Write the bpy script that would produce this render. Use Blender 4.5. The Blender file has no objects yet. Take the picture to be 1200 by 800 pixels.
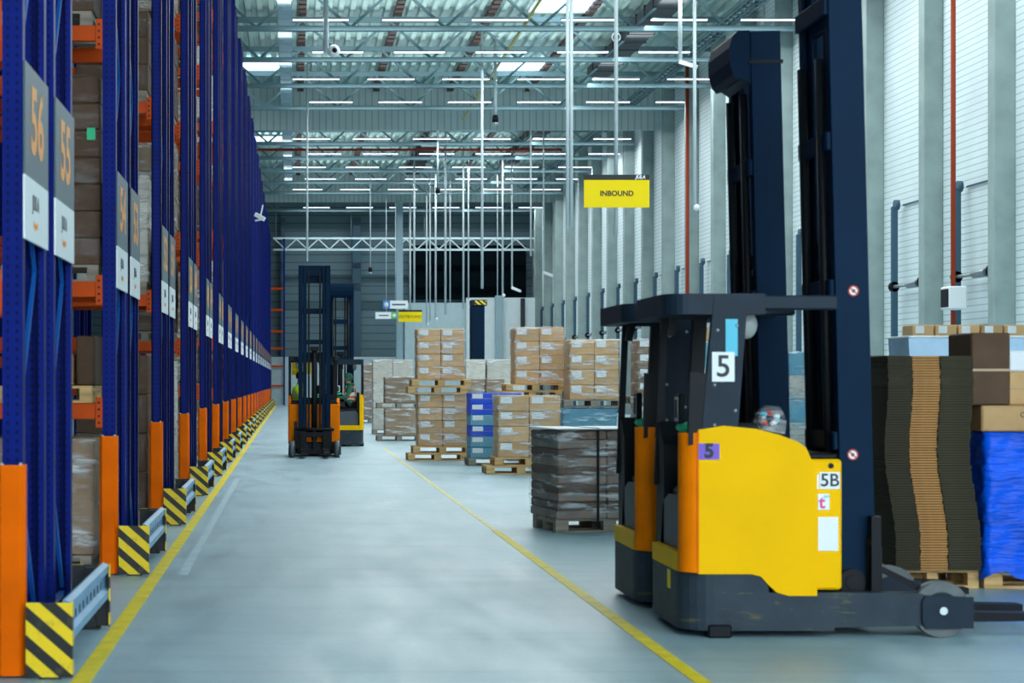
import bpy, math, random
from mathutils import Vector, Matrix, Euler
random.seed(7)
C = bpy.context.scene.collection
R = math.radians
F = 2124.0; VX = 343.0; VY = 447.0; H = 1.6

def gx(px, D): return (px - VX) * D / F
def gz(py, D): return H + (VY - py) * D / F

# ------------------------------------------------------------------ materials
MATS = {}
def mat(name, col, rough=0.5, metal=0.0, var=0.0, vscale=3.0, bump=0.0, bscale=40.0, spec=0.5, stretch=None):
    if name in MATS: return MATS[name]
    m = bpy.data.materials.new(name); m.use_nodes = True
    nt = m.node_tree; b = nt.nodes['Principled BSDF']
    b.inputs['Base Color'].default_value = (*col, 1)
    b.inputs['Roughness'].default_value = rough
    b.inputs['Metallic'].default_value = metal
    b.inputs['Specular IOR Level'].default_value = spec
    if var or bump:
        tc = nt.nodes.new('ShaderNodeTexCoord')
        vec = tc.outputs['Object']
        if stretch:
            mp = nt.nodes.new('ShaderNodeMapping'); mp.inputs['Scale'].default_value = stretch
            nt.links.new(vec, mp.inputs['Vector']); vec = mp.outputs['Vector']
    if var:
        n = nt.nodes.new('ShaderNodeTexNoise'); n.inputs['Scale'].default_value = vscale
        n.inputs['Detail'].default_value = 5
        nt.links.new(vec, n.inputs['Vector'])
        r = nt.nodes.new('ShaderNodeValToRGB')
        r.color_ramp.elements[0].position = 0.3; r.color_ramp.elements[1].position = 0.72
        r.color_ramp.elements[0].color = (*[c * (1 - var) for c in col], 1)
        r.color_ramp.elements[1].color = (*[min(1, c * (1 + var)) for c in col], 1)
        nt.links.new(n.outputs['Fac'], r.inputs['Fac'])
        nt.links.new(r.outputs['Color'], b.inputs['Base Color'])
    if bump:
        n2 = nt.nodes.new('ShaderNodeTexNoise'); n2.inputs['Scale'].default_value = bscale
        nt.links.new(vec, n2.inputs['Vector'])
        bp = nt.nodes.new('ShaderNodeBump'); bp.inputs['Strength'].default_value = bump
        bp.inputs['Distance'].default_value = 0.02
        nt.links.new(n2.outputs['Fac'], bp.inputs['Height'])
        nt.links.new(bp.outputs['Normal'], b.inputs['Normal'])
    MATS[name] = m
    return m

def emit(name, col, s):
    m = bpy.data.materials.new(name); m.use_nodes = True
    b = m.node_tree.nodes['Principled BSDF']
    b.inputs['Base Color'].default_value = (*col, 1)
    b.inputs['Emission Color'].default_value = (*col, 1)
    b.inputs['Emission Strength'].default_value = s
    MATS[name] = m
    return m

def math_node(nt, op, a, b=None, c=None):
    n = nt.nodes.new('ShaderNodeMath'); n.operation = op
    for i, v in enumerate((a, b, c)):
        if v is None: continue
        if isinstance(v, (int, float)): n.inputs[i].default_value = v
        else: nt.links.new(v, n.inputs[i])
    return n.outputs[0]

def mix_col(nt, fac, a, b):
    n = nt.nodes.new('ShaderNodeMix'); n.data_type = 'RGBA'
    if isinstance(fac, (int, float)): n.inputs[0].default_value = fac
    else: nt.links.new(fac, n.inputs[0])
    for i, v in ((6, a), (7, b)):
        if isinstance(v, tuple): n.inputs[i].default_value = (*v, 1)
        else: nt.links.new(v, n.inputs[i])
    return n.outputs[2]

def base_nodes(name, rough=0.5):
    m = bpy.data.materials.new(name); m.use_nodes = True
    nt = m.node_tree; b = nt.nodes['Principled BSDF']; b.inputs['Roughness'].default_value = rough
    tc = nt.nodes.new('ShaderNodeTexCoord')
    sx = nt.nodes.new('ShaderNodeSeparateXYZ'); nt.links.new(tc.outputs['Object'], sx.inputs[0])
    MATS[name] = m
    return m, nt, b, tc.outputs['Object'], sx.outputs[0], sx.outputs[1], sx.outputs[2]

def noise(nt, vec, scale, detail=4, rough=0.55, stretch=None):
    if stretch:
        mp = nt.nodes.new('ShaderNodeMapping'); mp.inputs['Scale'].default_value = stretch
        nt.links.new(vec, mp.inputs['Vector']); vec = mp.outputs['Vector']
    n = nt.nodes.new('ShaderNodeTexNoise'); n.inputs['Scale'].default_value = scale
    n.inputs['Detail'].default_value = detail; n.inputs['Roughness'].default_value = rough
    nt.links.new(vec, n.inputs['Vector'])
    return n.outputs['Fac']

def ramp(nt, fac, p0, p1):
    n = nt.nodes.new('ShaderNodeMapRange'); n.inputs[1].default_value = p0; n.inputs[2].default_value = p1
    nt.links.new(fac, n.inputs[0])
    return n.outputs[0]

# floor: power-floated concrete with cloudy wear, long tyre sweeps and joints
def m_floor():
    m, nt, b, v, x, y, z = base_nodes('concrete_floor', 0.4)
    n1 = ramp(nt, noise(nt, v, 0.35, 6), 0.3, 0.72)
    n2 = ramp(nt, noise(nt, v, 2.2, 6, 0.65, (1, 0.25, 1)), 0.3, 0.7)
    n3 = ramp(nt, noise(nt, v, 14, 5, 0.7), 0.35, 0.7)
    c = mix_col(nt, n1, (0.27, 0.405, 0.46), (0.385, 0.54, 0.60))
    c = mix_col(nt, math_node(nt, 'MULTIPLY', n2, 0.35), c, (0.50, 0.65, 0.71))
    c = mix_col(nt, math_node(nt, 'MULTIPLY', n3, 0.22), c, (0.19, 0.29, 0.345))
    sw = ramp(nt, noise(nt, v, 1.0, 3, 0.5, (0.35, 3.0, 1)), 0.52, 0.68)
    c = mix_col(nt, math_node(nt, 'MULTIPLY', sw, 0.22), c, (0.17, 0.28, 0.345))
    # saw-cut joints every 6 m
    jy = math_node(nt, 'LESS_THAN', math_node(nt, 'PINGPONG', math_node(nt, 'ADD', y, 2.0), 6.0), 0.012)
    c = mix_col(nt, math_node(nt, 'MULTIPLY', jy, 0.5), c, (0.2, 0.26, 0.29))
    nt.links.new(c, b.inputs['Base Color'])
    nt.links.new(math_node(nt, 'MULTIPLY_ADD', n2, 0.25, 0.28), b.inputs['Roughness'])
    bp = nt.nodes.new('ShaderNodeBump'); bp.inputs['Strength'].default_value = 0.08; bp.inputs['Distance'].default_value = 0.01
    nt.links.new(n3, bp.inputs['Height']); nt.links.new(bp.outputs['Normal'], b.inputs['Normal'])
    return m

def m_lines(name, col, dark, pitch, width, axis='z', rough=0.5, bump=0.3, var=0.06):
    m, nt, b, v, x, y, z = base_nodes(name, rough)
    a = {'x': x, 'y': y, 'z': z}[axis]
    f = math_node(nt, 'FRACT', math_node(nt, 'DIVIDE', a, pitch))
    ln = math_node(nt, 'LESS_THAN', f, width)
    n = ramp(nt, noise(nt, v, 0.8, 5), 0.3, 0.7)
    c = mix_col(nt, n, tuple(q * (1 - var) for q in col), tuple(q * (1 + var) for q in col))
    c = mix_col(nt, ln, c, dark)
    nt.links.new(c, b.inputs['Base Color'])
    if bump:
        bp = nt.nodes.new('ShaderNodeBump'); bp.inputs['Strength'].default_value = bump; bp.inputs['Distance'].default_value = 0.03
        bp.invert = True
        nt.links.new(ln, bp.inputs['Height']); nt.links.new(bp.outputs['Normal'], b.inputs['Normal'])
    return m

def m_stripes():
    m, nt, b, v, x, y, z = base_nodes('hazard_stripes', 0.45)
    d = math_node(nt, 'ADD', math_node(nt, 'MULTIPLY', x, 0.87), z)
    f = math_node(nt, 'FRACT', math_node(nt, 'DIVIDE', d, 0.155))
    s = math_node(nt, 'GREATER_THAN', f, 0.48)
    dirt = ramp(nt, noise(nt, v, 9, 5, 0.7), 0.55, 0.75)
    c = mix_col(nt, s, (0.012, 0.012, 0.012), (0.90, 0.62, 0.005))
    c = mix_col(nt, math_node(nt, 'MULTIPLY', dirt, 0.6), c, (0.12, 0.10, 0.03))
    nt.links.new(c, b.inputs['Base Color'])
    return m

def m_upright():
    m, nt, b, v, x, y, z = base_nodes('rack_blue_punched', 0.45); b.inputs['Specular IOR Level'].default_value = 0.1
    f = math_node(nt, 'SUBTRACT', math_node(nt, 'FRACT', math_node(nt, 'DIVIDE', z, 0.05)), 0.5)
    hz = math_node(nt, 'LESS_THAN', math_node(nt, 'ABSOLUTE', f), 0.22)
    def col(a): return math_node(nt, 'LESS_THAN', math_node(nt, 'ABSOLUTE', math_node(nt, 'SUBTRACT', math_node(nt, 'ABSOLUTE', a), 0.025)), 0.007)
    h = math_node(nt, 'MULTIPLY', hz, math_node(nt, 'MAXIMUM', col(x), col(y)))
    n = ramp(nt, noise(nt, v, 2.5, 4), 0.3, 0.7)
    c = mix_col(nt, n, (0.0012, 0.009, 0.13), (0.002, 0.014, 0.19))
    c = mix_col(nt, math_node(nt, 'MULTIPLY', h, 0.75), c, (0.001, 0.003, 0.015))
    nt.links.new(c, b.inputs['Base Color'])
    return m

def m_wrap(name, tint, amount, base=0.06, scale=4.2, stretch=(0.5, 0.5, 3.0), rough=0.16):
    m, nt, b, v, x, y, z = base_nodes(name, rough)
    out = nt.nodes['Material Output']
    b.inputs['Base Color'].default_value = (*tint, 1)
    mp = nt.nodes.new('ShaderNodeMapping'); mp.inputs['Scale'].default_value = stretch
    mp.inputs['Rotation'].default_value = (0.4, 0.5, 0.2)
    nt.links.new(v, mp.inputs['Vector'])
    n = noise(nt, mp.outputs['Vector'], scale, 7, 0.68)
    fac = math_node(nt, 'MULTIPLY', ramp(nt, n, 0.50, 0.66), amount)
    fac = math_node(nt, 'ADD', fac, base)
    tr = nt.nodes.new('ShaderNodeBsdfTransparent')
    mx = nt.nodes.new('ShaderNodeMixShader')
    nt.links.new(fac, mx.inputs[0]); nt.links.new(tr.outputs[0], mx.inputs[1]); nt.links.new(b.outputs[0], mx.inputs[2])
    bp = nt.nodes.new('ShaderNodeBump'); bp.inputs['Strength'].default_value = 0.9; bp.inputs['Distance'].default_value = 0.05
    nt.links.new(n, bp.inputs['Height']); nt.links.new(bp.outputs['Normal'], b.inputs['Normal'])
    nt.links.new(mx.outputs[0], out.inputs['Surface'])
    return m

def m_carton(name, col, dark):
    m, nt, b, v, x, y, z = base_nodes(name, 0.75)
    oi = nt.nodes.new('ShaderNodeObjectInfo')
    n = ramp(nt, noise(nt, v, 5, 5, 0.6), 0.3, 0.7)
    c = mix_col(nt, n, dark, col)
    hs = nt.nodes.new('ShaderNodeHueSaturation')
    nt.links.new(math_node(nt, 'MULTIPLY_ADD', oi.outputs['Random'], 0.3, 0.85), hs.inputs['Value'])
    nt.links.new(c, hs.inputs['Color'])
    nt.links.new(hs.outputs[0], b.inputs['Base Color'])
    return m

def m_scuffed():
    m, nt, b, v, x, y, z = base_nodes('chassis_scuffed', 0.5)
    b.inputs['Specular IOR Level'].default_value = 0.18
    n = ramp(nt, noise(nt, v, 6, 6, 0.7, (0.6, 0.6, 2.5)), 0.57, 0.66)
    n2 = ramp(nt, noise(nt, v, 3, 3, 0.5), 0.35, 0.7)
    c = mix_col(nt, n2, (0.018, 0.031, 0.046), (0.038, 0.055, 0.072))
    c = mix_col(nt, math_node(nt, 'MULTIPLY', n, 0.55), c, (0.17, 0.15, 0.04))
    nt.links.new(c, b.inputs['Base Color'])
    return m
FLOOR = m_floor()
SCUFF = m_scuffed()
STRIPE = m_stripes()
UPR = m_upright()
CLAD = m_lines('white_cladding', (0.70, 0.80, 0.81), (0.40, 0.51, 0.53), 0.165, 0.15, 'z')
BACKCLAD = m_lines('grey_blue_cladding', (0.105, 0.185, 0.22), (0.045, 0.09, 0.115), 0.55, 0.14, 'z')
BAND = m_lines('smoke_curtain_sheet', (0.52, 0.62, 0.61), (0.30, 0.40, 0.40), 0.3, 0.16, 'x')
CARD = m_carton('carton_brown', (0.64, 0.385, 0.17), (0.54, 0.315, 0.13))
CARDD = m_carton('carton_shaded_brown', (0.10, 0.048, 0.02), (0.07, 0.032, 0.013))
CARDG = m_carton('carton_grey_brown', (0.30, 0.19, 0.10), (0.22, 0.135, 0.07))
CARDW = m_carton('carton_offwhite', (0.62, 0.58, 0.50), (0.50, 0.46, 0.38))
TRAY = m_carton('tray_dark', (0.26, 0.18, 0.125), (0.15, 0.115, 0.10))
BOXBLUE = m_carton('crate_royal_blue', (0.002, 0.08, 0.72), (0.002, 0.06, 0.58))
BOXTEAL = m_carton('crate_teal', (0.13, 0.36, 0.47), (0.09, 0.27, 0.38))
WRAP = m_wrap('stretch_film', (0.92, 0.94, 0.95), 0.62)
WRAPL = m_wrap('stretch_film_thin', (0.7, 0.74, 0.76), 0.14, 0.015)
WRAPT = m_wrap('stretch_film_heavy', (0.80, 0.84, 0.86), 0.6)
WRAPB = m_wrap('stretch_film_bluish', (0.45, 0.66, 0.78), 0.95)
BLUEFILM = mat('blue_film', (0.001, 0.095, 0.74), 0.35, spec=0.2, var=0.25, vscale=4, bump=0.8, bscale=9, stretch=(0.7, 0.7, 3))
WOOD = mat('pallet_wood', (0.58, 0.37, 0.155), 0.8, var=0.3, vscale=6, stretch=(0.3, 3, 3))
WOODG = mat('pallet_wood_grey', (0.28, 0.24, 0.19), 0.85, var=0.3, vscale=6, stretch=(0.3, 3, 3))
BLUE = mat('rack_blue', (0.010, 0.042, 0.26), 0.38, var=0.2, spec=0.18)
BLUEB = mat('rack_brace_blue', (0.004, 0.085, 0.36), 0.5, var=0.15, spec=0.18)
ORANGE = mat('rack_orange', (0.55, 0.065, 0.002), 0.5, var=0.15, spec=0.18)
GUARDO = mat('upright_guard_orange', (0.85, 0.135, 0.0), 0.5, var=0.12, spec=0.06)
RAIL = mat('rail_light_blue', (0.10, 0.29, 0.48), 0.4, var=0.15)
HOLE = mat('dark_slot', (0.01, 0.015, 0.02), 0.8)
SLATE = mat('truck_slate', (0.010, 0.022, 0.038), 0.5, var=0.15, vscale=5, spec=0.18)
MASTM = mat('mast_slate_blue', (0.0022, 0.017, 0.045), 0.5, var=0.12, vscale=2, spec=0.06)
BLACK = mat('black_plastic', (0.004, 0.006, 0.009), 0.5, spec=0.18)
RUBBER = mat('rubber', (0.02, 0.02, 0.022), 0.7)
GREYP = mat('grey_panel', (0.055, 0.07, 0.085), 0.5)
YEL = mat('truck_yellow', (0.93, 0.50, 0.0), 0.5, var=0.05, vscale=2, spec=0.06)
ORA = mat('truck_orange', (0.88, 0.20, 0.0), 0.5, var=0.1, vscale=4, spec=0.06)
WHEELM = mat('wheel_polyurethane', (0.10, 0.115, 0.12), 0.55, var=0.3, vscale=8)
STEEL = mat('steel', (0.45, 0.5, 0.52), 0.35, metal=0.8)
SIGNG = mat('sign_grey', (0.055, 0.10, 0.13), 0.5)
SIGNW = mat('sign_white', (0.75, 0.80, 0.82), 0.5)
SIGNO = mat('sign_numeral_orange', (0.80, 0.30, 0.04), 0.5)
SIGNY = mat('sign_yellow', (0.95, 0.70, 0.0), 0.45, spec=0.18)
INK = mat('ink_black', (0.015, 0.018, 0.02), 0.6)
PURPLE = mat('sticker_purple', (0.16, 0.08, 0.55), 0.5)
RED = mat('red_paint', (0.55, 0.04, 0.02), 0.5)
PINK = mat('pink_ink', (0.70, 0.05, 0.25), 0.5)
CYAN = mat('cyan_sticker', (0.03, 0.45, 0.62), 0.4)
GREEN = mat('green_plastic', (0.02, 0.5, 0.22), 0.4)
PAPER = mat('paper_white', (0.80, 0.84, 0.86), 0.6)
LABELW = mat('label_white', (0.78, 0.80, 0.82), 0.6)
TAPE = mat('tape_tan', (0.38, 0.25, 0.13), 0.3)
CONC = mat('column_concrete', (0.27, 0.345, 0.335), 0.8, var=0.18, vscale=1.2, bump=0.1)
DECK = mat('roof_deck', (0.40, 0.56, 0.52), 0.5, var=0.08, vscale=0.5)
TRUSS = mat('truss_paint', (0.15, 0.24, 0.265), 0.7, spec=0.15)
TRUSSD = mat('roof_rail_brown', (0.07, 0.035, 0.03), 0.6)
POLE = mat('pole_white', (0.52, 0.60, 0.62), 0.4)
LINEY = mat('floor_line_yellow', (0.90, 0.66, 0.01), 0.5, var=0.15, vscale=6, spec=0.18)
LINEW = mat('floor_tape_worn', (0.42, 0.56, 0.62), 0.5, var=0.1, vscale=5)
DUCTB = mat('duct_black', (0.012, 0.018, 0.022), 0.6)
DUCTL = mat('duct_light', (0.34, 0.50, 0.56), 0.5)
PIPER = mat('pipe_red', (0.30, 0.04, 0.015), 0.6, spec=0.2)
PIPEY = mat('pipe_yellow', (0.65, 0.55, 0.15), 0.5)
TEALRAIL = mat('dock_rail_blue', (0.03, 0.085, 0.13), 0.5)
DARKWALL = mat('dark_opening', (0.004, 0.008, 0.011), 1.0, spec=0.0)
PALEW = mat('pale_panel', (0.50, 0.64, 0.67), 0.6, var=0.05)
PALEW2 = mat('pale_panel_grey', (0.30, 0.42, 0.46), 0.6, var=0.05)
SKIN = mat('skin', (0.36, 0.20, 0.13), 0.6)
HAIR = mat('hair_dark', (0.012, 0.010, 0.010), 0.8)
VESTY = mat('hi_vis_yellow', (0.66, 0.95, 0.03), 0.6)
VESTO = mat('hi_vis_orange', (0.85, 0.16, 0.03), 0.6)
REFL = mat('reflective_band', (0.75, 0.76, 0.72), 0.3)
GREENJ = mat('green_hoodie', (0.02, 0.12, 0.07), 0.8)
DARKCL = mat('dark_clothes', (0.02, 0.025, 0.035), 0.85)
CARDK = mat('card_printed_dark', (0.040, 0.036, 0.021), 0.8, var=0.35, vscale=7, stretch=(0.5, 0.5, 6), spec=0.18)
CARDT = mat('card_edge_tan', (0.40, 0.19, 0.055), 0.8, var=0.25, vscale=10)
CLEARB = mat('clear_tub_blue', (0.33, 0.52, 0.68), 0.3, var=0.15, vscale=4)
NAVYF = mat('navy_film', (0.006, 0.018, 0.07), 0.35, var=0.4, vscale=8, bump=0.8, bscale=12)
TUBE = emit('light_tube', (0.84, 0.86, 1.0), 2.4)
SKYL = emit('skylight_pane', (0.66, 0.88, 1.0), 2.6)

# ------------------------------------------------------------------ mesh builder
class MB:
    def __init__(s): s.v = []; s.f = []; s.m = []; s.sm = []; s.k = 0
    def mi(s, k): s.k = k; return s
    def face(s, idx, smooth=False): s.f.append(idx); s.m.append(s.k); s.sm.append(smooth)
    def box(s, x0, x1, y0, y1, z0, z1, c=0.0):
        if x1 < x0: x0, x1 = x1, x0
        if y1 < y0: y0, y1 = y1, y0
        if z1 < z0: z0, z1 = z1, z0
        c = min(c, (x1-x0)*.45, (y1-y0)*.45, (z1-z0)*.45)
        b = len(s.v)
        if c <= 0:
            s.v += [(x, y, z) for z in (z0, z1) for y in (y0, y1) for x in (x0, x1)]
            for q in ((0,2,3,1),(4,5,7,6),(0,1,5,4),(2,6,7,3),(0,4,6,2),(1,3,7,5)): s.face([b+i for i in q])
            return s
        # chamfered box: 8 corners x 3
        idx = {}
        for iz, z in enumerate((z0, z1)):
            for iy, y in enumerate((y0, y1)):
                for ix, x in enumerate((x0, x1)):
                    xi = x + (c if ix == 0 else -c); yi = y + (c if iy == 0 else -c); zi = z + (c if iz == 0 else -c)
                    for a, p in enumerate(((x, yi, zi), (xi, y, zi), (xi, yi, z))):
                        idx[ix, iy, iz, a] = len(s.v); s.v.append(p)
        g = lambda *t: idx[t]
        for ix in (0, 1):
            q = [g(ix,0,0,0), g(ix,1,0,0), g(ix,1,1,0), g(ix,0,1,0)]; s.face(q if ix else q[::-1])
        for iy in (0, 1):
            q = [g(0,iy,0,1), g(1,iy,0,1), g(1,iy,1,1), g(0,iy,1,1)]; s.face(q[::-1] if iy else q)
        for iz in (0, 1):
            q = [g(0,0,iz,2), g(1,0,iz,2), g(1,1,iz,2), g(0,1,iz,2)]; s.face(q if iz else q[::-1])
        for iy in (0, 1):
            for iz in (0, 1):
                q = [g(0,iy,iz,1), g(1,iy,iz,1), g(1,iy,iz,2), g(0,iy,iz,2)]; s.face(q if (iy == 0) == (iz == 1) else q[::-1])
        for ix in (0, 1):
            for iz in (0, 1):
                q = [g(ix,0,iz,0), g(ix,1,iz,0), g(ix,1,iz,2), g(ix,0,iz,2)]; s.face(q[::-1] if (ix == 0) == (iz == 1) else q)
        for ix in (0, 1):
            for iy in (0, 1):
                q = [g(ix,iy,0,0), g(ix,iy,1,0), g(ix,iy,1,1), g(ix,iy,0,1)]; s.face(q[::-1] if (ix == iy) else q)
        for ix in (0, 1):
            for iy in (0, 1):
                for iz in (0, 1):
                    q = [g(ix,iy,iz,0), g(ix,iy,iz,1), g(ix,iy,iz,2)]
                    s.face(q if (ix + iy + iz) % 2 == 1 else q[::-1])
        return s
    def prism(s, pts, a0, a1, axis='y', smooth=False):
        """polygon pts (u,v) extruded: axis y -> (u,a,v); x -> (a,u,v); z -> (u,v,a)"""
        P = {'y': lambda u, v, a: (u, a, v), 'x': lambda u, v, a: (a, u, v), 'z': lambda u, v, a: (u, v, a)}[axis]
        n = len(pts); b = len(s.v)
        s.v += [P(u, v, a0) for u, v in pts] + [P(u, v, a1) for u, v in pts]
        area = sum(pts[i][0]*pts[(i+1) % n][1] - pts[(i+1) % n][0]*pts[i][1] for i in range(n))
        flip = (area > 0) == (axis in 'xz')
        if a1 < a0: flip = not flip
        f0 = list(range(b, b+n)); f1 = list(range(b+n, b+2*n))
        s.face(f0[::-1] if flip else f0); s.face(f1 if flip else f1[::-1])
        for i in range(n):
            j = (i+1) % n
            q = [b+i, b+j, b+n+j, b+n+i]
            s.face(q if flip else q[::-1], smooth)
        return s
    def cyl(s, p0, p1, r, seg=10, r1=None, cap=True):
        p0 = Vector(p0); p1 = Vector(p1); d = (p1-p0).normalized()
        u = d.cross(Vector((0, 0, 1)) if abs(d.z) < 0.9 else Vector((1, 0, 0))).normalized(); w = d.cross(u)
        r1 = r if r1 is None else r1
        b = len(s.v)
        for p, rr in ((p0, r), (p1, r1)):
            for i in range(seg):
                a = 2*math.pi*i/seg
                s.v.append(tuple(p + u*math.cos(a)*rr + w*math.sin(a)*rr))
        for i in range(seg):
            j = (i+1) % seg
            s.face([b+i, b+j, b+seg+j, b+seg+i], True)
        if cap:
            s.face(list(range(b, b+seg))[::-1]); s.face(list(range(b+seg, b+2*seg)))
        return s
    def bar(s, p0, p1, w, h=None):
        """rectangular bar between two points"""
        h = h or w
        p0 = Vector(p0); p1 = Vector(p1); d = (p1-p0).normalized()
        u = d.cross(Vector((0, 0, 1)) if abs(d.z) < 0.95 else Vector((1, 0, 0))).normalized(); t = u.cross(d)
        b = len(s.v)
        for p in (p0, p1):
            for a, c in ((-1, -1), (1, -1), (1, 1), (-1, 1)): s.v.append(tuple(p + u*a*w/2 + t*c*h/2))
        s.face([b, b+1, b+2, b+3][::1]); s.face([b+7, b+6, b+5, b+4])
        for i in range(4):
            j = (i+1) % 4; s.face([b+i, b+4+i, b+4+j, b+j])
        return s
    def sphere(s, c, r, seg=12, rings=8, sc=(1, 1, 1)):
        b = len(s.v)
        for i in range(rings+1):
            t = math.pi*i/rings
            for j in range(seg):
                a = 2*math.pi*j/seg
                s.v.append((c[0]+r*sc[0]*math.sin(t)*math.cos(a), c[1]+r*sc[1]*math.sin(t)*math.sin(a), c[2]+r*sc[2]*math.cos(t)))
        for i in range(rings):
            for j in range(seg):
                k = (j+1) % seg
                s.face([b+i*seg+j, b+(i+1)*seg+j, b+(i+1)*seg+k, b+i*seg+k], True)
        return s
    def torus(s, c, R_, r, axis='y', seg=20, ss=8):
        b = len(s.v)
        for i in range(seg):
            a = 2*math.pi*i/seg
            for j in range(ss):
                t = 2*math.pi*j/ss
                u = (R_+r*math.cos(t))*math.cos(a); w = (R_+r*math.cos(t))*math.sin(a); h = r*math.sin(t)
                p = {'y': (u, h, w), 'x': (h, u, w), 'z': (u, w, h)}[axis]
                s.v.append((c[0]+p[0], c[1]+p[1], c[2]+p[2]))
        for i in range(seg):
            for j in range(ss):
                i2 = (i+1) % seg; j2 = (j+1) % ss
                s.face([b+i*ss+j, b+i2*ss+j, b+i2*ss+j2, b+i*ss+j2], True)
        return s
    def mesh(s, name, mats):
        me = bpy.data.meshes.new(name); me.from_pydata(s.v, [], s.f)
        for m in (mats if isinstance(mats, (list, tuple)) else [mats]): me.materials.append(m)
        me.polygons.foreach_set('material_index', s.m)
        me.polygons.foreach_set('use_smooth', s.sm)
        me.update()
        return me
    def build(s, name, mats, parent=None, loc=None):
        o = bpy.data.objects.new(name, s.mesh(name, mats)); C.objects.link(o)
        if parent: o.parent = parent
        if loc: o.location = loc
        return o

def inst(name, me, parent=None, loc=(0, 0, 0), rot=None):
    o = bpy.data.objects.new(name, me); C.objects.link(o)
    if parent: o.parent = parent
    o.location = loc
    if rot: o.rotation_euler = rot
    return o

def tag(o, label, cat, group=None, kind=None):
    o['label'] = label; o['category'] = cat
    if group: o['group'] = group
    if kind: o['kind'] = kind
    return o
def thing(name, label, cat, loc=(0, 0, 0), rz=0, group=None):
    o = bpy.data.objects.new(name, None); C.objects.link(o)
    o.empty_display_size = 0.1
    o.location = loc; o.rotation_euler = (0, 0, rz)
    return tag(o, label, cat, group)
def struct(o): o['kind'] = 'structure'; return o
def kids(o): return list(o.children)
def dup(root, loc, rz=None, label=None, group=None):
    r = root.copy(); C.objects.link(r); r.location = loc
    if rz is not None: r.rotation_euler = (0, 0, rz)
    if label: r['label'] = label
    if group: r['group'] = group
    for ch in kids(root):
        c = ch.copy(); C.objects.link(c); c.parent = r
        for g in kids(ch):
            d = g.copy(); C.objects.link(d); d.parent = c
    return r

TXT = {}
def text_mesh(body, size, m, bold=0.0, shear=0.0, depth=0.001):
    key = (body, size, m.name, bold, shear)
    if key in TXT: return TXT[key]
    cu = bpy.data.curves.new('text', 'FONT'); cu.body = body; cu.size = size
    cu.align_x = 'CENTER'; cu.align_y = 'CENTER'; cu.extrude = depth; cu.offset = bold; cu.shear = shear
    cu.resolution_u = 4
    o = bpy.data.objects.new('text', cu); C.objects.link(o)
    dg = bpy.context.evaluated_depsgraph_get()
    me = bpy.data.meshes.new_from_object(o.evaluated_get(dg))
    me.materials.clear(); me.materials.append(m)
    for p in me.polygons: p.material_index = 0
    bpy.data.objects.remove(o); bpy.data.curves.remove(cu)
    TXT[key] = me
    return me

ORD = ['first', 'second', 'third', 'fourth', 'fifth', 'sixth', 'seventh', 'eighth', 'ninth', 'tenth', 'eleventh', 'twelfth',
       'thirteenth', 'fourteenth', 'fifteenth', 'sixteenth', 'seventeenth', 'eighteenth', 'nineteenth', 'twentieth']
def ordn(i):
    if i < 20: return ORD[i]
    t = {2: 'twenty', 3: 'thirty', 4: 'forty', 5: 'fifty'}
    n = i + 1
    if n % 10 == 0: return {20: 'twentieth', 30: 'thirtieth', 40: 'fortieth', 50: 'fiftieth'}[n]
    return t[n // 10] + '-' + ORD[n % 10 - 1]

# ------------------------------------------------------------------ setting
XW = 16.3      # inner face of right-hand columns
YB = 127.0     # back wall
ZR = 15.0      # roof
XL = -14.0
Y0 = -8.0

fl = MB().box(XL-0.3, XW+1, Y0, YB+0.3, -0.2, 0).build('floor', FLOOR); struct(fl)
def strip(name, m, x0, x1, y0, y1, z=0.003):
    return MB().box(x0, x1, y0, y1, 0.0005, z).build(name, m)
tag(strip('floor_line', LINEY, -1.18, -1.075, 2, 121), 'long yellow floor line along the feet of the racks', 'floor marking')
tag(strip('floor_line', LINEY, 2.135, 2.225, 2, 19.5), 'yellow floor line on the right, running beside the parked trucks', 'floor marking')
tag(strip('floor_line', mat('floor_line_worn', (0.66, 0.60, 0.22), 0.5, var=0.25, vscale=5), 2.15, 2.21, 19.5, 44), 'faded thin yellow floor line leading to the tall carton stack', 'floor marking')
tag(strip('floor_line', LINEW, -0.95, -0.87, 15, 30), 'worn pale tape line on the floor beside the rack-side yellow line', 'floor marking')

# roof deck: trapezoid ribs running along the hall
rb = MB(); pitch = 0.42; pts = []
x = XL - 0.3
while x < XW + 1:
    pts += [(x, ZR), (x+0.17, ZR), (x+0.21, ZR+0.14), (x+0.38, ZR+0.14)]
    x += pitch
bidx = len(rb.v)
for yy in (Y0, YB+0.3):
    rb.v += [(px, yy, pz) for px, pz in pts]
n = len(pts)
for i in range(n-1): rb.face([i, i+1, n+i+1, n+i])
ceil_ = rb.build('ceiling', DECK); struct(ceil_)
struct(MB().box(XL-0.3, XW+1, Y0, YB+0.3, ZR+0.2, ZR+0.4).build('ceiling_slab', DECK))
struct(MB().box(XW+0.5, XW+1, Y0, YB+0.3, 0, ZR+0.2).build('wall_right', CLAD))
struct(MB().box(XL-0.3, XL, Y0, YB+0.3, 0, ZR+0.2).build('wall_left', BACKCLAD))
struct(MB().box(XL-0.3, -1.0, Y0, Y0+0.3, 0, ZR+0.2).build('wall_light_block', BACKCLAD))  # unseen wall added behind the camera, keeps front light off the racks
struct(MB().box(XL-0.3, XW+1, YB, YB+0.3, 0, ZR+0.2).build('wall_back', BACKCLAD))

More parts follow.
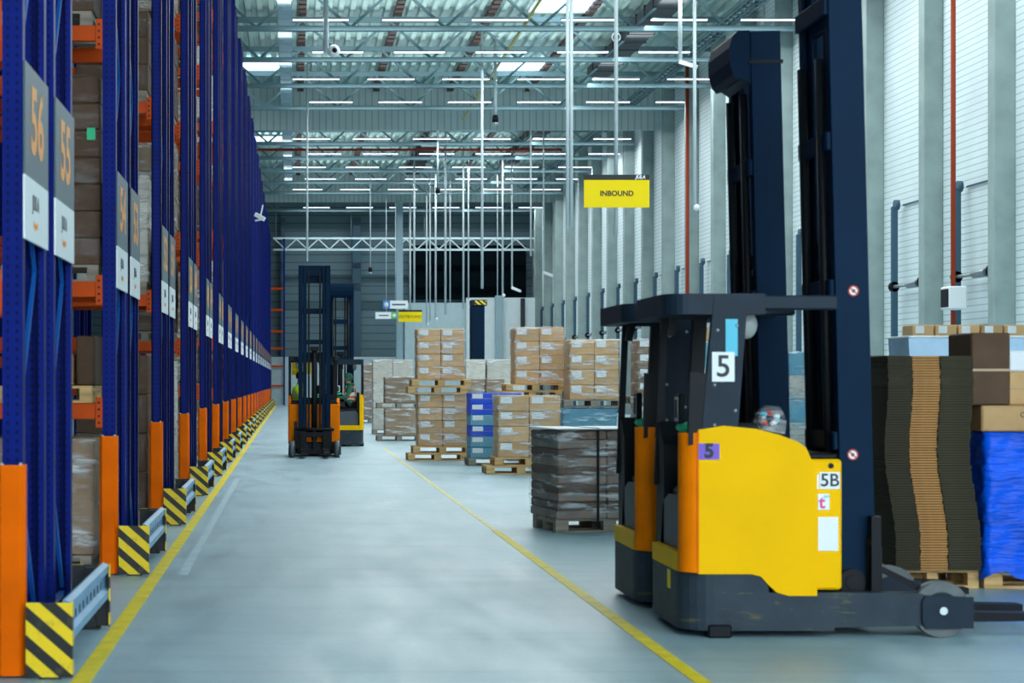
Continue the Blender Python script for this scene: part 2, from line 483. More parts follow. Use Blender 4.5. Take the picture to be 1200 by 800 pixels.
# back-wall columns, pale partition, dark opening
zt = gz(287, 126)
struct(MB().box(gx(480, 126), gx(617, 126), 126.2, YB, gz(350, 126), zt).build('trim_dark_opening', DARKWALL))  # near-black slab, the darkness of an opening put into its colour
struct(MB().box(gx(474, 119), gx(546, 119), 118.6, 119, 0, gz(355, 119)).build('wall_partition_grey', PALEW))
struct(MB().box(gx(546, 118), gx(626, 118), 117.6, 118, 0, gz(349, 118)).build('wall_partition_white', mat('partition_white', (0.68, 0.76, 0.77), 0.6, var=0.04)))
struct(MB().box(gx(318, 125), gx(470, 125), 124.8, 125.2, 0, gz(418, 125)).build('wall_back_plinth', PALEW))
for i, (a, b_, m) in enumerate(((329, 334, MATS['dock_rail_blue']), (413, 423, MATS['dock_rail_blue']))):
    struct(MB().box(gx(a, 126), gx(b_, 126), 126, 127, 0, 13).build(f'trim_{i+1}', m))
o = MB().box(gx(464, 116), gx(472, 116), 115.7, 116.1, 0, 13.1, 0.02).build('steel_column', mat('column_pale_blue', (0.25, 0.37, 0.43), 0.5))
tag(o, 'slim pale blue steel column behind the far hanging signs', 'column')
o = MB().box(gx(581, 117), gx(590, 117), 117.2, 117.5, 0, gz(346, 117), 0.02).build('steel_column', PALEW2)
tag(o, 'teal grey column standing before the white partition at the back', 'column')
o = MB().box(gx(611, 117), gx(616, 117), 117.3, 117.5, 0, gz(349, 117), 0.02).build('steel_column', DUCTB)
tag(o, 'thin black post at the right of the white partition', 'column')

# right-hand concrete columns
cols = [37.4 + 4.7*k for k in range(0, 19)]
cproto = MB()
cproto.box(-0.35, 0.15, 0, 0.42, 0, ZR, 0.02)
cme = cproto.mesh('concrete_column', CONC)
for i, D in enumerate(cols):
    o = inst('concrete_column', cme, None, (XW+0.35, D, 0))
    tag(o, f'grey concrete wall column on the right, {ordn(i)} from the camera', 'column', 'concrete columns along the right wall')

# dock door gear between columns
def dock_gear(i, D):
    t = thing('dock_door_gear', f'blue grey dock door rail and spring shaft in {ordn(i)} wall bay from the camera', 'door gear', (XW+0.2, D, 0), 0, 'dock door gear along the right wall')
    MB().box(-0.06, 0.10, 0, 0.14, 0, 6.4, 0.01).build('rail', TEALRAIL, t)
    MB().cyl((0.02, 0.07, 6.45), (0.14, 0.07, 6.45), 0.14, 14).build('pulley', TEALRAIL, t)
    MB().box(0.12, 0.25, -2.55, -2.42, 0, 6.35, 0.01).build('rail', MATS['dock_rail_blue'], t)
    MB().cyl((0.0, 0.07, 4.2), (0.0, -2.6, 4.2), 0.045, 10).build('spring_shaft', STEEL, t)
    MB().cyl((0.0, -1.1, 4.2), (0.0, -1.9, 4.2), 0.10, 12).build('torsion_spring', mat('spring_grey', (0.25, 0.3, 0.33), 0.4, 0.6), t)
    MB().cyl((0.0, -2.28, 4.2), (0.0, -2.40, 4.2), 0.19, 16).build('drum', BLACK, t)
    MB().cyl((0.0, 0.0, 4.2), (0.0, 0.12, 4.2), 0.14, 16).build('drum', BLACK, t)
    MB().box(0.24, 0.28, -2.5, 0.05, 2.9, 2.98).build('door_edge', mat('door_edge_blue', (0.03, 0.10, 0.30), 0.5), t)
    MB().box(0.24, 0.27, -2.5, 0.05, 6.42, 6.46).build('track_tie', TEALRAIL, t)
for i, D in enumerate(cols[1:18]):
    dock_gear(i, D + 2.9)

# wall heater, red pipes
t = thing('wall_heater', 'white wall heater box fixed beside the red pipe on the right wall', 'heater', (XW-0.12, 43.6, 3.34))
MB().box(-0.38, 0.05, 0, 0.62, 0, 0.56, 0.03).build('body', SIGNW, t)
MB().box(-0.395, -0.375, 0.06, 0.56, 0.06, 0.50, 0.01).build('grille', BLACK, t)
o = MB().cyl((XW-0.12, 44.4, 0), (XW-0.12, 44.4, ZR), 0.06, 10).build('riser_pipe', PIPER)
tag(o, 'red sprinkler riser running up the column beside the wall heater', 'pipe')
o = MB().cyl((XW-0.1, 74.4, 0), (XW-0.1, 74.4, ZR), 0.075, 10).build('riser_pipe', PIPER)
tag(o, 'red sprinkler riser far along the right wall, seen above the truck roofs', 'pipe')

# ------------------------------------------------------------------ roof steel
ZC = 13.1; ZT = 14.6
TR = [48.0 + 5.75*k for k in range(14) if k not in (6, 12)]
def truss_proto():
    t = thing('roof_truss', '', 'roof truss', (0, 0, 0), 0, 'steel trusses across the roof')
    MB().box(XL, XW+0.3, -0.11, 0.11, ZC, ZC+0.16).build('bottom_chord', TRUSS, t)
    MB().box(XL, XW+0.3, -0.10, 0.10, ZT-0.07, ZT+0.11).build('top_chord', TRUSS, t)
    k = 0; x = XL + 0.4
    while x < XW - 1.4:
        a = (x, 0, ZC+0.12) if k % 2 == 0 else (x, 0, ZT)
        b = (x+1.55, 0, ZT) if k % 2 == 0 else (x+1.55, 0, ZC+0.12)
        MB().bar(a, b, 0.085).build('web_member', TRUSS, t)
        x += 1.55; k += 1
    return t
tp = truss_proto()
for i, D in enumerate(TR):
    o = tp if i == 0 else dup(tp, (0, D, 0))
    o.location = (0, D, 0)
    o['label'] = f'pale steel lattice truss across the roof, {ordn(i)} from the camera'
t = thing('lattice_girder', 'pale lattice girder low across the far end before the back wall', 'girder', (0, 124.0, 10.55))
xa, xb = gx(320, 124), XW+0.4
for z0, z1 in ((0, 0.13), (0.78, 0.91)): MB().box(xa, xb, -0.06, 0.06, z0, z1).build('chord', PALEW, t)
x = xa + 0.1; k = 0
while x < xb - 0.8:
    MB().bar((x, 0, 0.1 if k % 2 else 0.8), (x+0.75, 0, 0.8 if k % 2 else 0.1), 0.07).build('web_member', PALEW, t); x += 0.75; k += 1
for X in (xa+0.2, 4.0, 9.0): MB().cyl((X, 0, 0.9), (X, 0, ZR-10.55), 0.03, 6).build('hanger', TRUSS, t)
# purlin rails, ducts, trays, pipes along the hall
for i, X in enumerate((0.35, 3.8, 7.15, 10.7)):
    o = MB()
    y = 50.0
    while y < 126:
        if not (82 < y < 84): o.box(X-0.14, X+0.14, y, y+0.55, ZR-0.2, ZR-0.04)
        y += 0.8
    o.box(X-0.05, X+0.05, 50, 126, ZR-0.06, ZR)
    tag(o.build('roof_rail', TRUSSD), f'dark brown dashed rail under the roof deck, {ordn(i)} from the racks', 'roof rail', 'brown rails under the roof deck')
o = MB(); o.box(-0.5, -0.05, 45, 82.3, 13.9, 14.3)
for q in range(24): o.box(-0.53, -0.02, 46+q*1.55, 46.1+q*1.55, 13.88, 14.32)
tag(o.build('air_duct', DUCTL), 'pale blue square duct under the roof above the rack aisle, nearer run', 'duct')
o = MB(); o.box(-0.5, -0.05, 83.3, 115, 13.9, 14.3)
for q in range(20): o.box(-0.53, -0.02, 84+q*1.55, 84.1+q*1.55, 13.88, 14.32)
tag(o.build('air_duct', DUCTL), 'pale blue square duct beyond the first smoke curtain', 'duct')
o = MB(); o.box(11.85, 12.75, 45, 73, 13.85, 14.25, 0.03); 
for q in range(18): o.box(11.82, 12.78, 46+q*1.5, 46.12+q*1.5, 13.83, 14.27)
tag(o.build('cable_duct', DUCTB), 'broad black duct slanting under the roof above the inbound sign', 'duct')
o = MB(); o.box(11.85, 12.75, 83.6, 104, 13.95, 14.35, 0.03)
for q in range(13): o.box(11.82, 12.78, 84+q*1.5, 84.12+q*1.5, 13.93, 14.37)
tag(o.build('cable_duct', DUCTB), 'broad black duct beyond the first smoke curtain', 'duct')
o = MB(); o.box(6.6, 7.4, 92, 106, 13.7, 14.0, 0.03)
for q in range(9): o.box(6.57, 7.43, 92.5+q*1.5, 92.7+q*1.5, 13.68, 14.02)
tag(o.build('cable_duct', DUCTB), 'short black duct hung under the middle of the far roof', 'duct')
def tray(X, y0, y1, z, label):
    t = thing('cable_tray', label, 'cable tray', (X, y0, z))
    L = y1-y0
    for s in (-1, 1): MB().box(s*0.28-0.025, s*0.28+0.025, 0, L, 0, 0.1).build('side_rail', TRUSS, t)
    q = 0.3
    rm = MB().box(-0.255, 0.255, -0.03, 0.03, 0.0, 0.04).mesh('rung', TRUSS)
    while q < L: inst('rung', rm, t, (0, q, 0)); q += 0.6
    for k, dx in enumerate((-0.15, 0.0, 0.12)): MB().cyl((dx, 0, 0.09), (dx, L, 0.09), 0.045, 8).build('cable', DUCTB if k != 1 else POLE, t)
tray(15.0, 48, 82, 13.9, 'ladder cable tray under the roof close to the right wall')
tray(15.0, 83.4, 115.6, 13.9, 'ladder cable tray near the right wall beyond the first smoke curtain')
o = MB().cyl((7.7, 50, 13.45), (7.7, 82, 13.45), 0.05, 8).build('gas_pipe', PIPEY); tag(o, 'thin yellow pipe running under the roof trusses', 'pipe')
t = thing('sprinkler_pipe', 'dark red sprinkler main crossing the far roof', 'pipe', (0, 91.5, 13.3))
MB().cyl((XL, 0, 0), (13.6, 0, 0), 0.065, 8).build('main_pipe', PIPER, t)
for k in range(7): MB().cyl((-11+4*k, 0, 0.05), (-11+4*k, 0, ZR-13.3), 0.02, 6).build('hanger', STEEL, t)
# smoke curtains
for D, w in ((82.8, 'nearer'), (116.0, 'far')):
    o = MB().box(XL, XW+0.6, D, D+0.12, ZC-0.02, ZR).build('smoke_curtain', BAND)
    tag(o, f'pale ribbed smoke curtain across the roof, {w} one', 'smoke curtain')
# skylights
for i, (X, D) in enumerate(((9.7, 64.2), (9.7, 76.4), (9.7, 88.5), (-1.7, 76.4), (-1.5, 99.5))):
    t = thing('skylight', f'glowing roof skylight {["above the inbound sign", "second back above the hanging poles", "right of centre beyond the nearer smoke curtain", "at the rack tops, nearer one", "at the rack tops, farther one"][i]}', 'skylight', (X, D, ZR-0.05), 0, 'roof skylights')
    MB().box(-1.15, 1.15, -1.2, 1.2, 0, 0.03).build('pane', SKYL, t)
    f = MB()
    for s in (-1, 1): f.box(s*1.18-0.05, s*1.18+0.05, -1.25, 1.25, -0.06, 0.05); f.box(-1.2, 1.2, s*1.22-0.05, s*1.22+0.05, -0.06, 0.05)
    f.build('frame', SIGNW, t)

# ceiling lights, one row under each truss
def light_proto():
    t = thing('ceiling_light', '', 'ceiling light', (0, 0, 0), 0, 'tube lights in rows under the roof')
    MB().box(-0.92, 0.92, -0.07, 0.07, 0.035, 0.075, 0.01).build('housing', TRUSS, t)
    for s in (-1, 1): MB().cyl((-0.9, s*0.04, 0.018), (0.9, s*0.04, 0.018), 0.022, 8).build('tube', TUBE, t)
    return t
lp = light_proto()
LX = [0.9 + 2.9*k for k in range(6)]
first = True
for r, D in enumerate(TR):
    if D < 55: continue
    for k, X in enumerate(LX):
        XX = X + (0.7 if r % 2 else 0.0)
        o = lp if first else dup(lp, (XX, D-0.9, 13.27))
        first = False
        o.location = (XX, D-0.9, 13.27)
        o['label'] = f'white tube light at the {ordn(r)} roof truss from the camera, {ordn(k)} from the racks'
def area(X, D, z, sx, sy, e, col=(0.90, 0.97, 1.0), rot=(0, 0, 0)):
    l = bpy.data.lights.new('lamp', 'AREA'); l.shape = 'RECTANGLE'; l.size = sx; l.size_y = sy; l.energy = e; l.color = col
    o = bpy.data.objects.new('lamp', l); C.objects.link(o); o.location = (X, D, z); o.rotation_euler = rot
    return o
DOWN, UP, WALL_FILL = 104.0, 30.0, 12.0
yy = 1.1
while yy < 124:
    if 80 < yy < 83.5 or 114 < yy < 119: yy += 5.75; continue
    k = 0.0 if yy < 24 else (0.8 if yy < 35 else (1.1 if yy < 60 else 1.0))
    for X in (2.4, 8.2, 13.6):
        area(X, yy, 13.25, 5.0, 0.15, 2*DOWN*k)
    for X in (2.4, 9.5): area(X, yy, 13.62, 7.0, 0.5, 2.5*UP*k, rot=(math.pi, 0, 0))  # uplights added over the tube rows to brighten the roof deck
    area(11.6, yy, 13.3, 0.3, 2.0, 2.4*WALL_FILL*k, rot=(0, -R(55), 0))  # added fill lamp without a fixture, brightens the right wall
    yy += 5.75
for yy in (30, 48, 66, 84, 102): area(-8, yy, 13.4, 1.8, 0.15, 90)

# ------------------------------------------------------------------ pallets, cartons
def pallet_proto(m, name='wooden_pallet'):
    t = thing(name, '', 'pallet')
    for x in (-0.5275, 0, 0.5275):
        w = 0.145
        MB().box(x-w/2, x+w/2, -0.4, 0.4, 0.1, 0.122, 0.003).build('stringer_board', m, t)
        for y in (-0.35, 0, 0.35): MB().box(x-w/2, x+w/2, y-0.05, y+0.05, 0.022, 0.1, 0.003).build('block', m, t)
    for y, w in ((-0.35, 0.1), (0, 0.145), (0.35, 0.1)): MB().box(-0.6, 0.6, y-w/2, y+w/2, 0, 0.022, 0.003).build('bottom_board', m, t)
    for y, w in ((-0.3275, 0.145), (-0.17, 0.1), (0, 0.145), (0.17, 0.1), (0.3275, 0.145)): MB().box(-0.6, 0.6, y-w/2, y+w/2, 0.122, 0.144, 0.003).build('deck_board', m, t)
    return t
PP = {}
def pallet(x, y, z, label, m=WOOD, rz=0, sx=1.0):
    k = m.name
    if k not in PP:
        PP[k] = pallet_proto(m); o = PP[k]; o.location = (x, y, z); o.rotation_euler = (0, 0, rz); o['label'] = label
    else: o = dup(PP[k], (x, y, z), rz, label)
    o.scale = (sx, 1, 1)
    o['group'] = 'wooden pallets'
    return o

CM = {}
def carton(x, y, z, w, d, h, m, label, rz=0, sticker=True, tape=True, group=None, side='f', name='carton', cat='box'):
    key = (round(w, 3), round(d, 3), round(h, 3), m.name, name)
    if key not in CM: CM[key] = MB().box(-w/2, w/2, -d/2, d/2, 0, h, min(0.012, h*0.15)).mesh(name, m)
    o = inst(name, CM[key], None, (x, y, z), (0, 0, rz))
    tag(o, label, cat, group)
    if sticker:
        k2 = ('st', round(w, 3), round(d, 3), round(h, 3))
        if k2 not in CM: CM[k2] = MB().box(-w/2+0.04, -w/2+0.04+min(0.2, w*.4), -d/2-0.003, -d/2+0.001, h*0.50, h*0.93).mesh('shipping_label', LABELW)
        inst('shipping_label', CM[k2], o)
    if tape:
        k2 = ('tp', round(w, 3), round(d, 3), round(h, 3))
        if k2 not in CM: CM[k2] = MB().box(-w/2+0.004, w/2-0.004, -d/2-0.0015, -d/2+0.001, h*0.47, h*0.505).box(-w/2+0.01, w/2-0.01, -0.03, 0.03, h-0.001, h+0.0015).mesh('tape', TAPE)
        inst('tape', CM[k2], o)
    return o

def film(x, y, z, w, d, h, label, m=WRAP, rz=0, top=True, skirt=0.0):
    """thin film shell around a load with slight bulges"""
    s = MB(); nx, ny, nz = 8, 6, 10
    ring = []
    for i in range(nx): ring.append((-w/2 + w*i/nx, -d/2, 0, -1))
    for i in range(ny): ring.append((w/2, -d/2 + d*i/ny, 1, 0))
    for i in range(nx): ring.append((w/2 - w*i/nx, d/2, 0, 1))
    for i in range(ny): ring.append((-w/2, d/2 - d*i/ny, -1, 0))
    N = len(ring)
    for k in range(nz+1):
        for (u, v, a, b) in ring:
            j = random.uniform(0.0, 0.012)
            s.v.append((u+a*j, v+b*j, -skirt*random.uniform(.4, 1) if k == 0 else h*k/nz))
    for k in range(nz):
        for i in range(N):
            j = (i+1) % N
            s.face([k*N+i, k*N+j, (k+1)*N+j, (k+1)*N+i], True)
    if top: s.face([nz*N+i for i in range(N)])
    o = s.build('stretch_wrap', m, None, (x, y, z)); o.rotation_euler = (0, 0, rz)
    return tag(o, label, 'plastic wrap', 'stretch wrap round the pallet loads')

COLN = {1: [''], 2: ['left column', 'right column'], 3: ['left column', 'middle column', 'right column']}
def layname(k, n):
    if k == n-1: return 'top layer'
    if k == 0: return 'bottom layer'
    return ORD[k] + ' layer'
def load(xl, yf, z, w, d, h, nc, nl, where, m=CARD, desc='brown carton', wm=WRAP, sticker=True, rz=0, drop=None, wrap=True, name='carton', alt=None):
    """a wrapped load: nc columns x nl layers, each carton the full depth; xl/yf is its front-left corner"""
    cw = w/nc; lh = h/nl
    root = Vector((xl, yf, z)); rot = Matrix.Rotation(rz, 3, 'Z')
    for k in range(nl):
        for c in range(nc):
            if drop and (c, k) in drop: continue
            p = root + rot @ Vector((cw*(c+0.5)+random.uniform(-.004, .004), d/2+random.uniform(-.006, .006), lh*k))
            lab = f'{desc}, {COLN[nc][c]} {layname(k, nl)}, {where}'.replace(',  ', ', ').replace('  ', ' ') if nc > 1 else f'{desc}, {layname(k, nl)}, {where}'
            mm = m if alt is None else alt[k % len(alt)]
            carton(p.x, p.y, p.z, cw-0.012, d-0.015, lh-0.003, mm, lab, rz, sticker, sticker, f'{desc}s, {where}', name=name)
    if wrap:
        p = root + rot @ Vector((w/2, d/2, -0.0))
        film(p.x, p.y, z+0.001, w+0.01, d+0.01, h+0.012, f'clear stretch film, {where}', wm, rz, skirt=0.0)

# S1: tall stack by the right yellow line
D = 36.6
pallet(gx(513, D), D+0.4, 0, 'lower bottom pallet under the tall stack left of blue crates')
pallet(gx(518, D)+0.02, D+0.43, 0.145, 'upper bottom pallet under the tall stack left of blue crates')
load(gx(490, D+.1), D+0.12, 0.29, 1.0, 0.78, 1.05, 2, 4, 'lower load of stack left of blue crates')
pallet(gx(513, D), D+0.42, 1.356, 'lower middle pallet between the two loads left of blue crates')
pallet(gx(517, D)+0.01, D+0.45, 1.501, 'upper middle pallet between the two loads left of blue crates')
load(gx(489, D+.1), D+0.12, 1.646, 0.96, 0.78, 1.02, 2, 4, 'upper load of stack left of blue crates')
# S2: blue crates
D = 34.4
pallet(gx(549, D)+0.6, D+0.4, 0, 'grey pallet under the wrapped blue crates', WOODG)
load(gx(549, D)+0.03, D+0.02, 0.146, 1.0, 0.76, 1.24, 1, 6, 'in the wrapped blue column between carton stacks', desc='blue crate', wm=WRAPL, alt=[BOXTEAL, BOXTEAL, BOXBLUE, BOXTEAL, BOXBLUE, BOXBLUE])
# S3: front carton stack on two pallets
D = 31.2
pallet(gx(570, D)+0.6, D+0.4, 0, 'lower pallet under carton stack right of the blue crates')
pallet(gx(580, D)+0.6, D+0.44, 0.145, 'upper pallet under carton stack right of the blue crates')
load(gx(584, D), D+0.06, 0.29, 1.08, 0.8, 1.07, 2, 4, 'stack right of the blue crates')
# S4: tall stack behind
D = 36.6
pallet(gx(630, D), D+0.42, 0, 'bottom pallet of the tall stack behind the carton stack', WOODG)
load(gx(605, D), D+0.1, 0.146, 1.0, 0.8, 1.1, 2, 3, 'lower load of stack behind the wide pallets', m=CARDG)
pallet(gx(624, D), D+0.4, 1.26, 'lower wide pallet between loads of the second tall stack')
pallet(gx(628, D), D+0.42, 1.405, 'upper wide pallet between loads of the second tall stack')
load(gx(604, D), D+0.1, 1.55, 1.0, 0.8, 1.15, 2, 4, 'upper load of the second tall stack')
# S5: right of it
D = 35.5
pallet(gx(697, D), D+0.42, 0, 'bottom pallet under the teal wrapped load', WOODG)
o = carton(gx(692, D), D+0.45, 0.146, 1.05, 0.8, 0.93, BOXTEAL, 'teal wrapped block under the cartons left of the trucks', sticker=False, tape=False)
film(gx(692, D), D+0.45, 0.147, 1.07, 0.82, 0.95, 'bluish film round the teal block left of the trucks', WRAPB)
pallet(gx(697, D), D+0.42, 1.10, 'pallet on the teal wrapped block left of the trucks', WOODG)
load(gx(668, D), D+0.05, 1.245, 0.97, 0.8, 1.18, 2, 4, 'load on the teal block')
# S6: seen between the trucks
D = 35.5
pallet(gx(775, D), D+0.42, 0, 'bottom pallet seen between the two truck cabs', WOODG)
load(gx(748, D), D+0.05, 0.146, 0.97, 0.8, 1.0, 1, 3, 'lower load seen between the truck cabs', m=CARDW, desc='pale carton', wm=WRAPT)
pallet(gx(775, D), D+0.42, 1.165, 'upper pallet seen between the two truck cabs', WOODG)
load(gx(748, D), D+0.05, 1.311, 0.97, 0.8, 1.12, 2, 4, 'load seen between the truck cabs', m=CARDG, wm=WRAPT)
# loads behind the near truck window and masts
D = 30
for (px, zt_, mm, wmm, ds, wh) in ((803, 2.25, BOXTEAL, WRAPB, 'bluish block', 'seen behind the near guard post'), (862, 2.35, BOXBLUE, WRAPB, 'blue block', 'seen left of the far mast'),
                          (925, 2.1, BOXTEAL, WRAPB, 'blue grey block', 'seen between the two masts')):
    pallet(gx(px, D)+0.4, D+0.42, 0, f'pallet under the {ds} {wh}', WOODG, sx=0.66)
    load(gx(px, D), D+0.03, 0.146, 0.8, 0.8, zt_-0.15, 1, 5, wh, alt=[BOXTEAL, CARDW, mm, CARDW, mm], desc=ds, wm=wmm, sticker=False)
carton(gx(818, 30), 30.4, 2.25+0.03, 0.42, 0.5, 0.24, CARD, 'small brown carton on the bluish block behind the guard post')
# P0: front dark wrapped stack of trays
D = 19.1; rz = R(10)
Xl = gx(653, D)
pc = Vector((Xl, D, 0)) + Matrix.Rotation(rz, 3, 'Z') @ Vector((0.6, 0.45, 0))
pallet(pc.x, pc.y, 0, 'pallet under the dark wrapped tray stack nearest the trucks', WOODG, rz)
load(Xl, D, 0.146, 1.1, 0.95, 0.93, 2, 10, 'dark stack by the trucks', m=TRAY, desc='dark tray', wm=WRAPT, sticker=False, rz=rz, name='goods_tray', alt=[TRAY, CARDD, TRAY, CARDD])
pc2 = Vector((Xl, D, 0)) + Matrix.Rotation(rz, 3, 'Z') @ Vector((0.55, 0.475, 0))
o = MB().box(-0.57, 0.57, -0.50, 0.50, 0, 0.012, 0.004).build('top_sheet', mat('white_sheet', (0.7, 0.74, 0.76), 0.4, bump=0.5, bscale=6), None, (pc2.x, pc2.y, 1.094)); o.rotation_euler = (0, 0, rz)
tag(o, 'white plastic sheet over the dark wrapped tray stack', 'plastic sheet')
s = MB(); s.box(0.43, 0.455, -0.028, -0.018, 0.12, 1.09); s.box(0.43, 0.455, -0.028, 0.98, 1.106, 1.111)
o = s.build('strap', BLACK, None, (Xl, D, 0)); o.rotation_euler = (0, 0, rz); tag(o, 'black strap round the dark wrapped tray stack', 'strap')
o = MB().sphere((0, 0, 0.02), 0.2, 14, 6, (1.4, 0.6, 0.16)).build('film_scrap', WRAPT, None, (Xl+0.75, D-0.45, 0.01)); tag(o, 'crumpled film scrap on the floor before the dark stack', 'plastic scrap')
# back left goods
D = 55
pallet(gx(460, D), D+0.4, 0, 'pallet under the tall whitish wrapped load at the back left', WOODG)
load(gx(437, D), D, 0.146, 1.2, 0.8, 2.12, 2, 3, 'tall whitish load at the back left', m=CARDW, desc='pale carton', wm=WRAPT, sticker=False)
D = 48.8
pallet(gx(468, D), D+0.4, 0, 'pallet under the small brown two-high load at the back left', WOODG)
load(gx(451, D), D, 0.146, 0.9, 0.8, 0.72, 1, 1, 'lower box of small two-high load', m=CARDG, desc='grey brown crate', sticker=False)
pallet(gx(468, D), D+0.4, 0.88, 'upper pallet inside the small brown two-high load', WOODG)
load(gx(451, D), D, 1.026, 0.9, 0.8, 0.70, 1, 1, 'upper box of small two-high load', m=CARDG, desc='grey brown crate', sticker=False)
D = 70
pallet(gx(434, D), D+0.4, 0, 'pallet under the dark load right behind the second driver', WOODG)
load(gx(424, D), D, 0.146, 1.1, 0.8, 1.4, 1, 2, 'dark load behind the second driver', m=TRAY, desc='dark box', sticker=False)
load(gx(424, D), D+.01, 1.56, 1.1, 0.8, 0.72, 1, 2, 'upper part of dark load behind the driver', m=CARDG, desc='brown box', sticker=False)
D = 57
for k, px in enumerate((546, 570)):
    pallet(gx(px, D)+(0.31 if k == 0 else 0.62), D+0.4, 0, f'pallet under pale load behind blue crates, {["left", "right"][k]} one', WOODG, sx=(0.5, 1)[k])
    load(gx(px, D)+(0.02*k), D, 0.146, 0.62 if k == 0 else 1.2, 0.8, 2.15, 1, 3, f'{["left", "right"][k]} pale load behind the blue crates', m=CARDW, desc='pale carton', wm=WRAPT, sticker=False)
D = 44
for k, px in enumerate((546, 569)):
    pallet(gx(px, D)+0.3, D+0.4, 0, f'small pallet behind blue crates, {["left", "right"][k]} one', WOODG, sx=0.4)
    load(gx(px, D)+0.02*k, D, 0.146, 0.45, 0.8, 1.52, 1, 4, f'{["left", "right"][k]} narrow carton pile behind blue crates', m=CARDG, sticker=False)

# ------------------------------------------------------------------ right-hand goods near the front truck
D = 13.95
XA, XB = gx(1047, D), gx(1147, D)
pallet((XA+XB)/2, D+0.48, 0, 'wooden pallet under the tall stack of flattened cartons', sx=0.6)
NS = 84; z = 0.146; hs = (1.80-0.146)/NS
variants = []
w = XB-XA; xs1, xs2 = w*0.29, w*0.62
for q in range(6):
    m_ = MB(); e = lambda: random.uniform(-0.006, 0.006)
    m_.mi(0).box(0+e(), xs1+e(), 0+e(), 0.95, 0, hs*0.9)
    m_.mi(1).box(xs1+0.004, xs2-0.004, 0.004+e(), 0.93, hs*0.08, hs*0.86)
    m_.mi(0).box(xs2+e(), w+e(), 0+e(), 0.95, 0, hs*0.9)
    variants.append(m_.mesh('flattened_carton', [CARDK, CARDT]))
for k in range(NS):
    t = k/NS
    lean = 0.05*math.sin(t*2.2)*-1 + 0.035*(1-t) + (0.02*math.sin(t*9))
    o = inst('flattened_carton', variants[(k*5+k//7) % 6], None, (XA+lean-0.02+random.uniform(-.003, .003), D+random.uniform(-.004, .004), z+k*hs), (0, 0, R(random.uniform(-.4, .4))))
    tag(o, 'flattened dark carton with tan middle edge in the tall stack behind the front wheel', 'flattened box', 'flattened cartons in the tall stack')
# second stack to its left rear (dark, mostly behind the mast)
pallet(gx(1015, 15.6), 16.0, 0, 'pallet behind the near mast under dark box pile', WOODG, sx=0.6)
load(gx(985, 15.4), 15.45, 0.146, 0.5, 0.8, 1.68, 1, 6, 'dark pile behind the near mast', m=TRAY, desc='dark box', sticker=False, wrap=False)
# blue wrapped pallet with boxes on top
D = 13.9
XBL = gx(1156, D)
pallet(XBL+0.62, D+0.5, 0, 'wooden pallet under the bright blue wrapped load')
def blue_cover(x, y, z, w, d, h):
    s = MB(); nx, ny, nz = 22, 16, 22
    ring = []
    for i in range(nx): ring.append((-w/2+w*i/nx, -d/2, 0, -1))
    for i in range(ny): ring.append((w/2, -d/2+d*i/ny, 1, 0))
    for i in range(nx): ring.append((w/2-w*i/nx, d/2, 0, 1))
    for i in range(ny): ring.append((-w/2, d/2-d*i/ny, -1, 0))
    N = len(ring)
    for k in range(nz+1):
        for i, (u, v, a, b) in enumerate(ring):
            t = k/nz
            j = 0.012*math.sin(i*1.7+math.sin(k*.8)*2)+random.uniform(-.006, .008)
            zz = h*t
            if k == 0: zz = -0.035+0.04*math.sin(i*.9)+random.uniform(-.02, .02); j += 0.012
            s.v.append((u+a*j, v+b*j, zz))
    for k in range(nz):
        for i in range(N):
            j = (i+1) % N; s.face([k*N+i, k*N+j, (k+1)*N+j, (k+1)*N+i], True)
    s.face([nz*N+i for i in range(N)])
    return s.build('blue_wrapped_load', BLUEFILM, None, (x, y, z))
o = blue_cover(XBL+0.6, D+0.5, 0.15, 1.2, 0.96, 1.06)
tag(o, 'bright blue film wrapped load on a pallet at the right edge', 'wrapped load')
zb = 1.215
carton(XBL+0.36+gx(343+0, 1), D+0.33, zb, 0.75, 0.55, 0.2, CARD, 'wide brown carton lying on the blue wrapped load', sticker=False, tape=False)
carton(gx(1160, 14)+0.0, D+0.33, zb+0.202, 0.30, 0.5, 0.56, CARDD, 'tall shaded brown carton standing on the wide carton at the right', sticker=False)
carton(gx(1180, 14)+0.17, D+0.36, zb+0.202, 0.30, 0.5, 0.26, CARD, 'brown carton at the right edge under the white box', sticker=False)
carton(gx(1180, 14)+0.17, D+0.36, zb+0.464, 0.30, 0.5, 0.16, LABELW, 'white box on the carton at the right edge', sticker=False, tape=False)
o = MB().torus((0, 0, 0), 0.018, 0.004, 'y', 16, 6).build('printed_mark', INK, None, (gx(1196, 14), D+0.33-0.28, zb+0.13)); 
for q in bpy.data.objects:
    if q.get('label') == 'wide brown carton lying on the blue wrapped load': par = q
o.parent = par; o.location = (gx(1196, 14)-par.location.x, -0.273, 0.13)
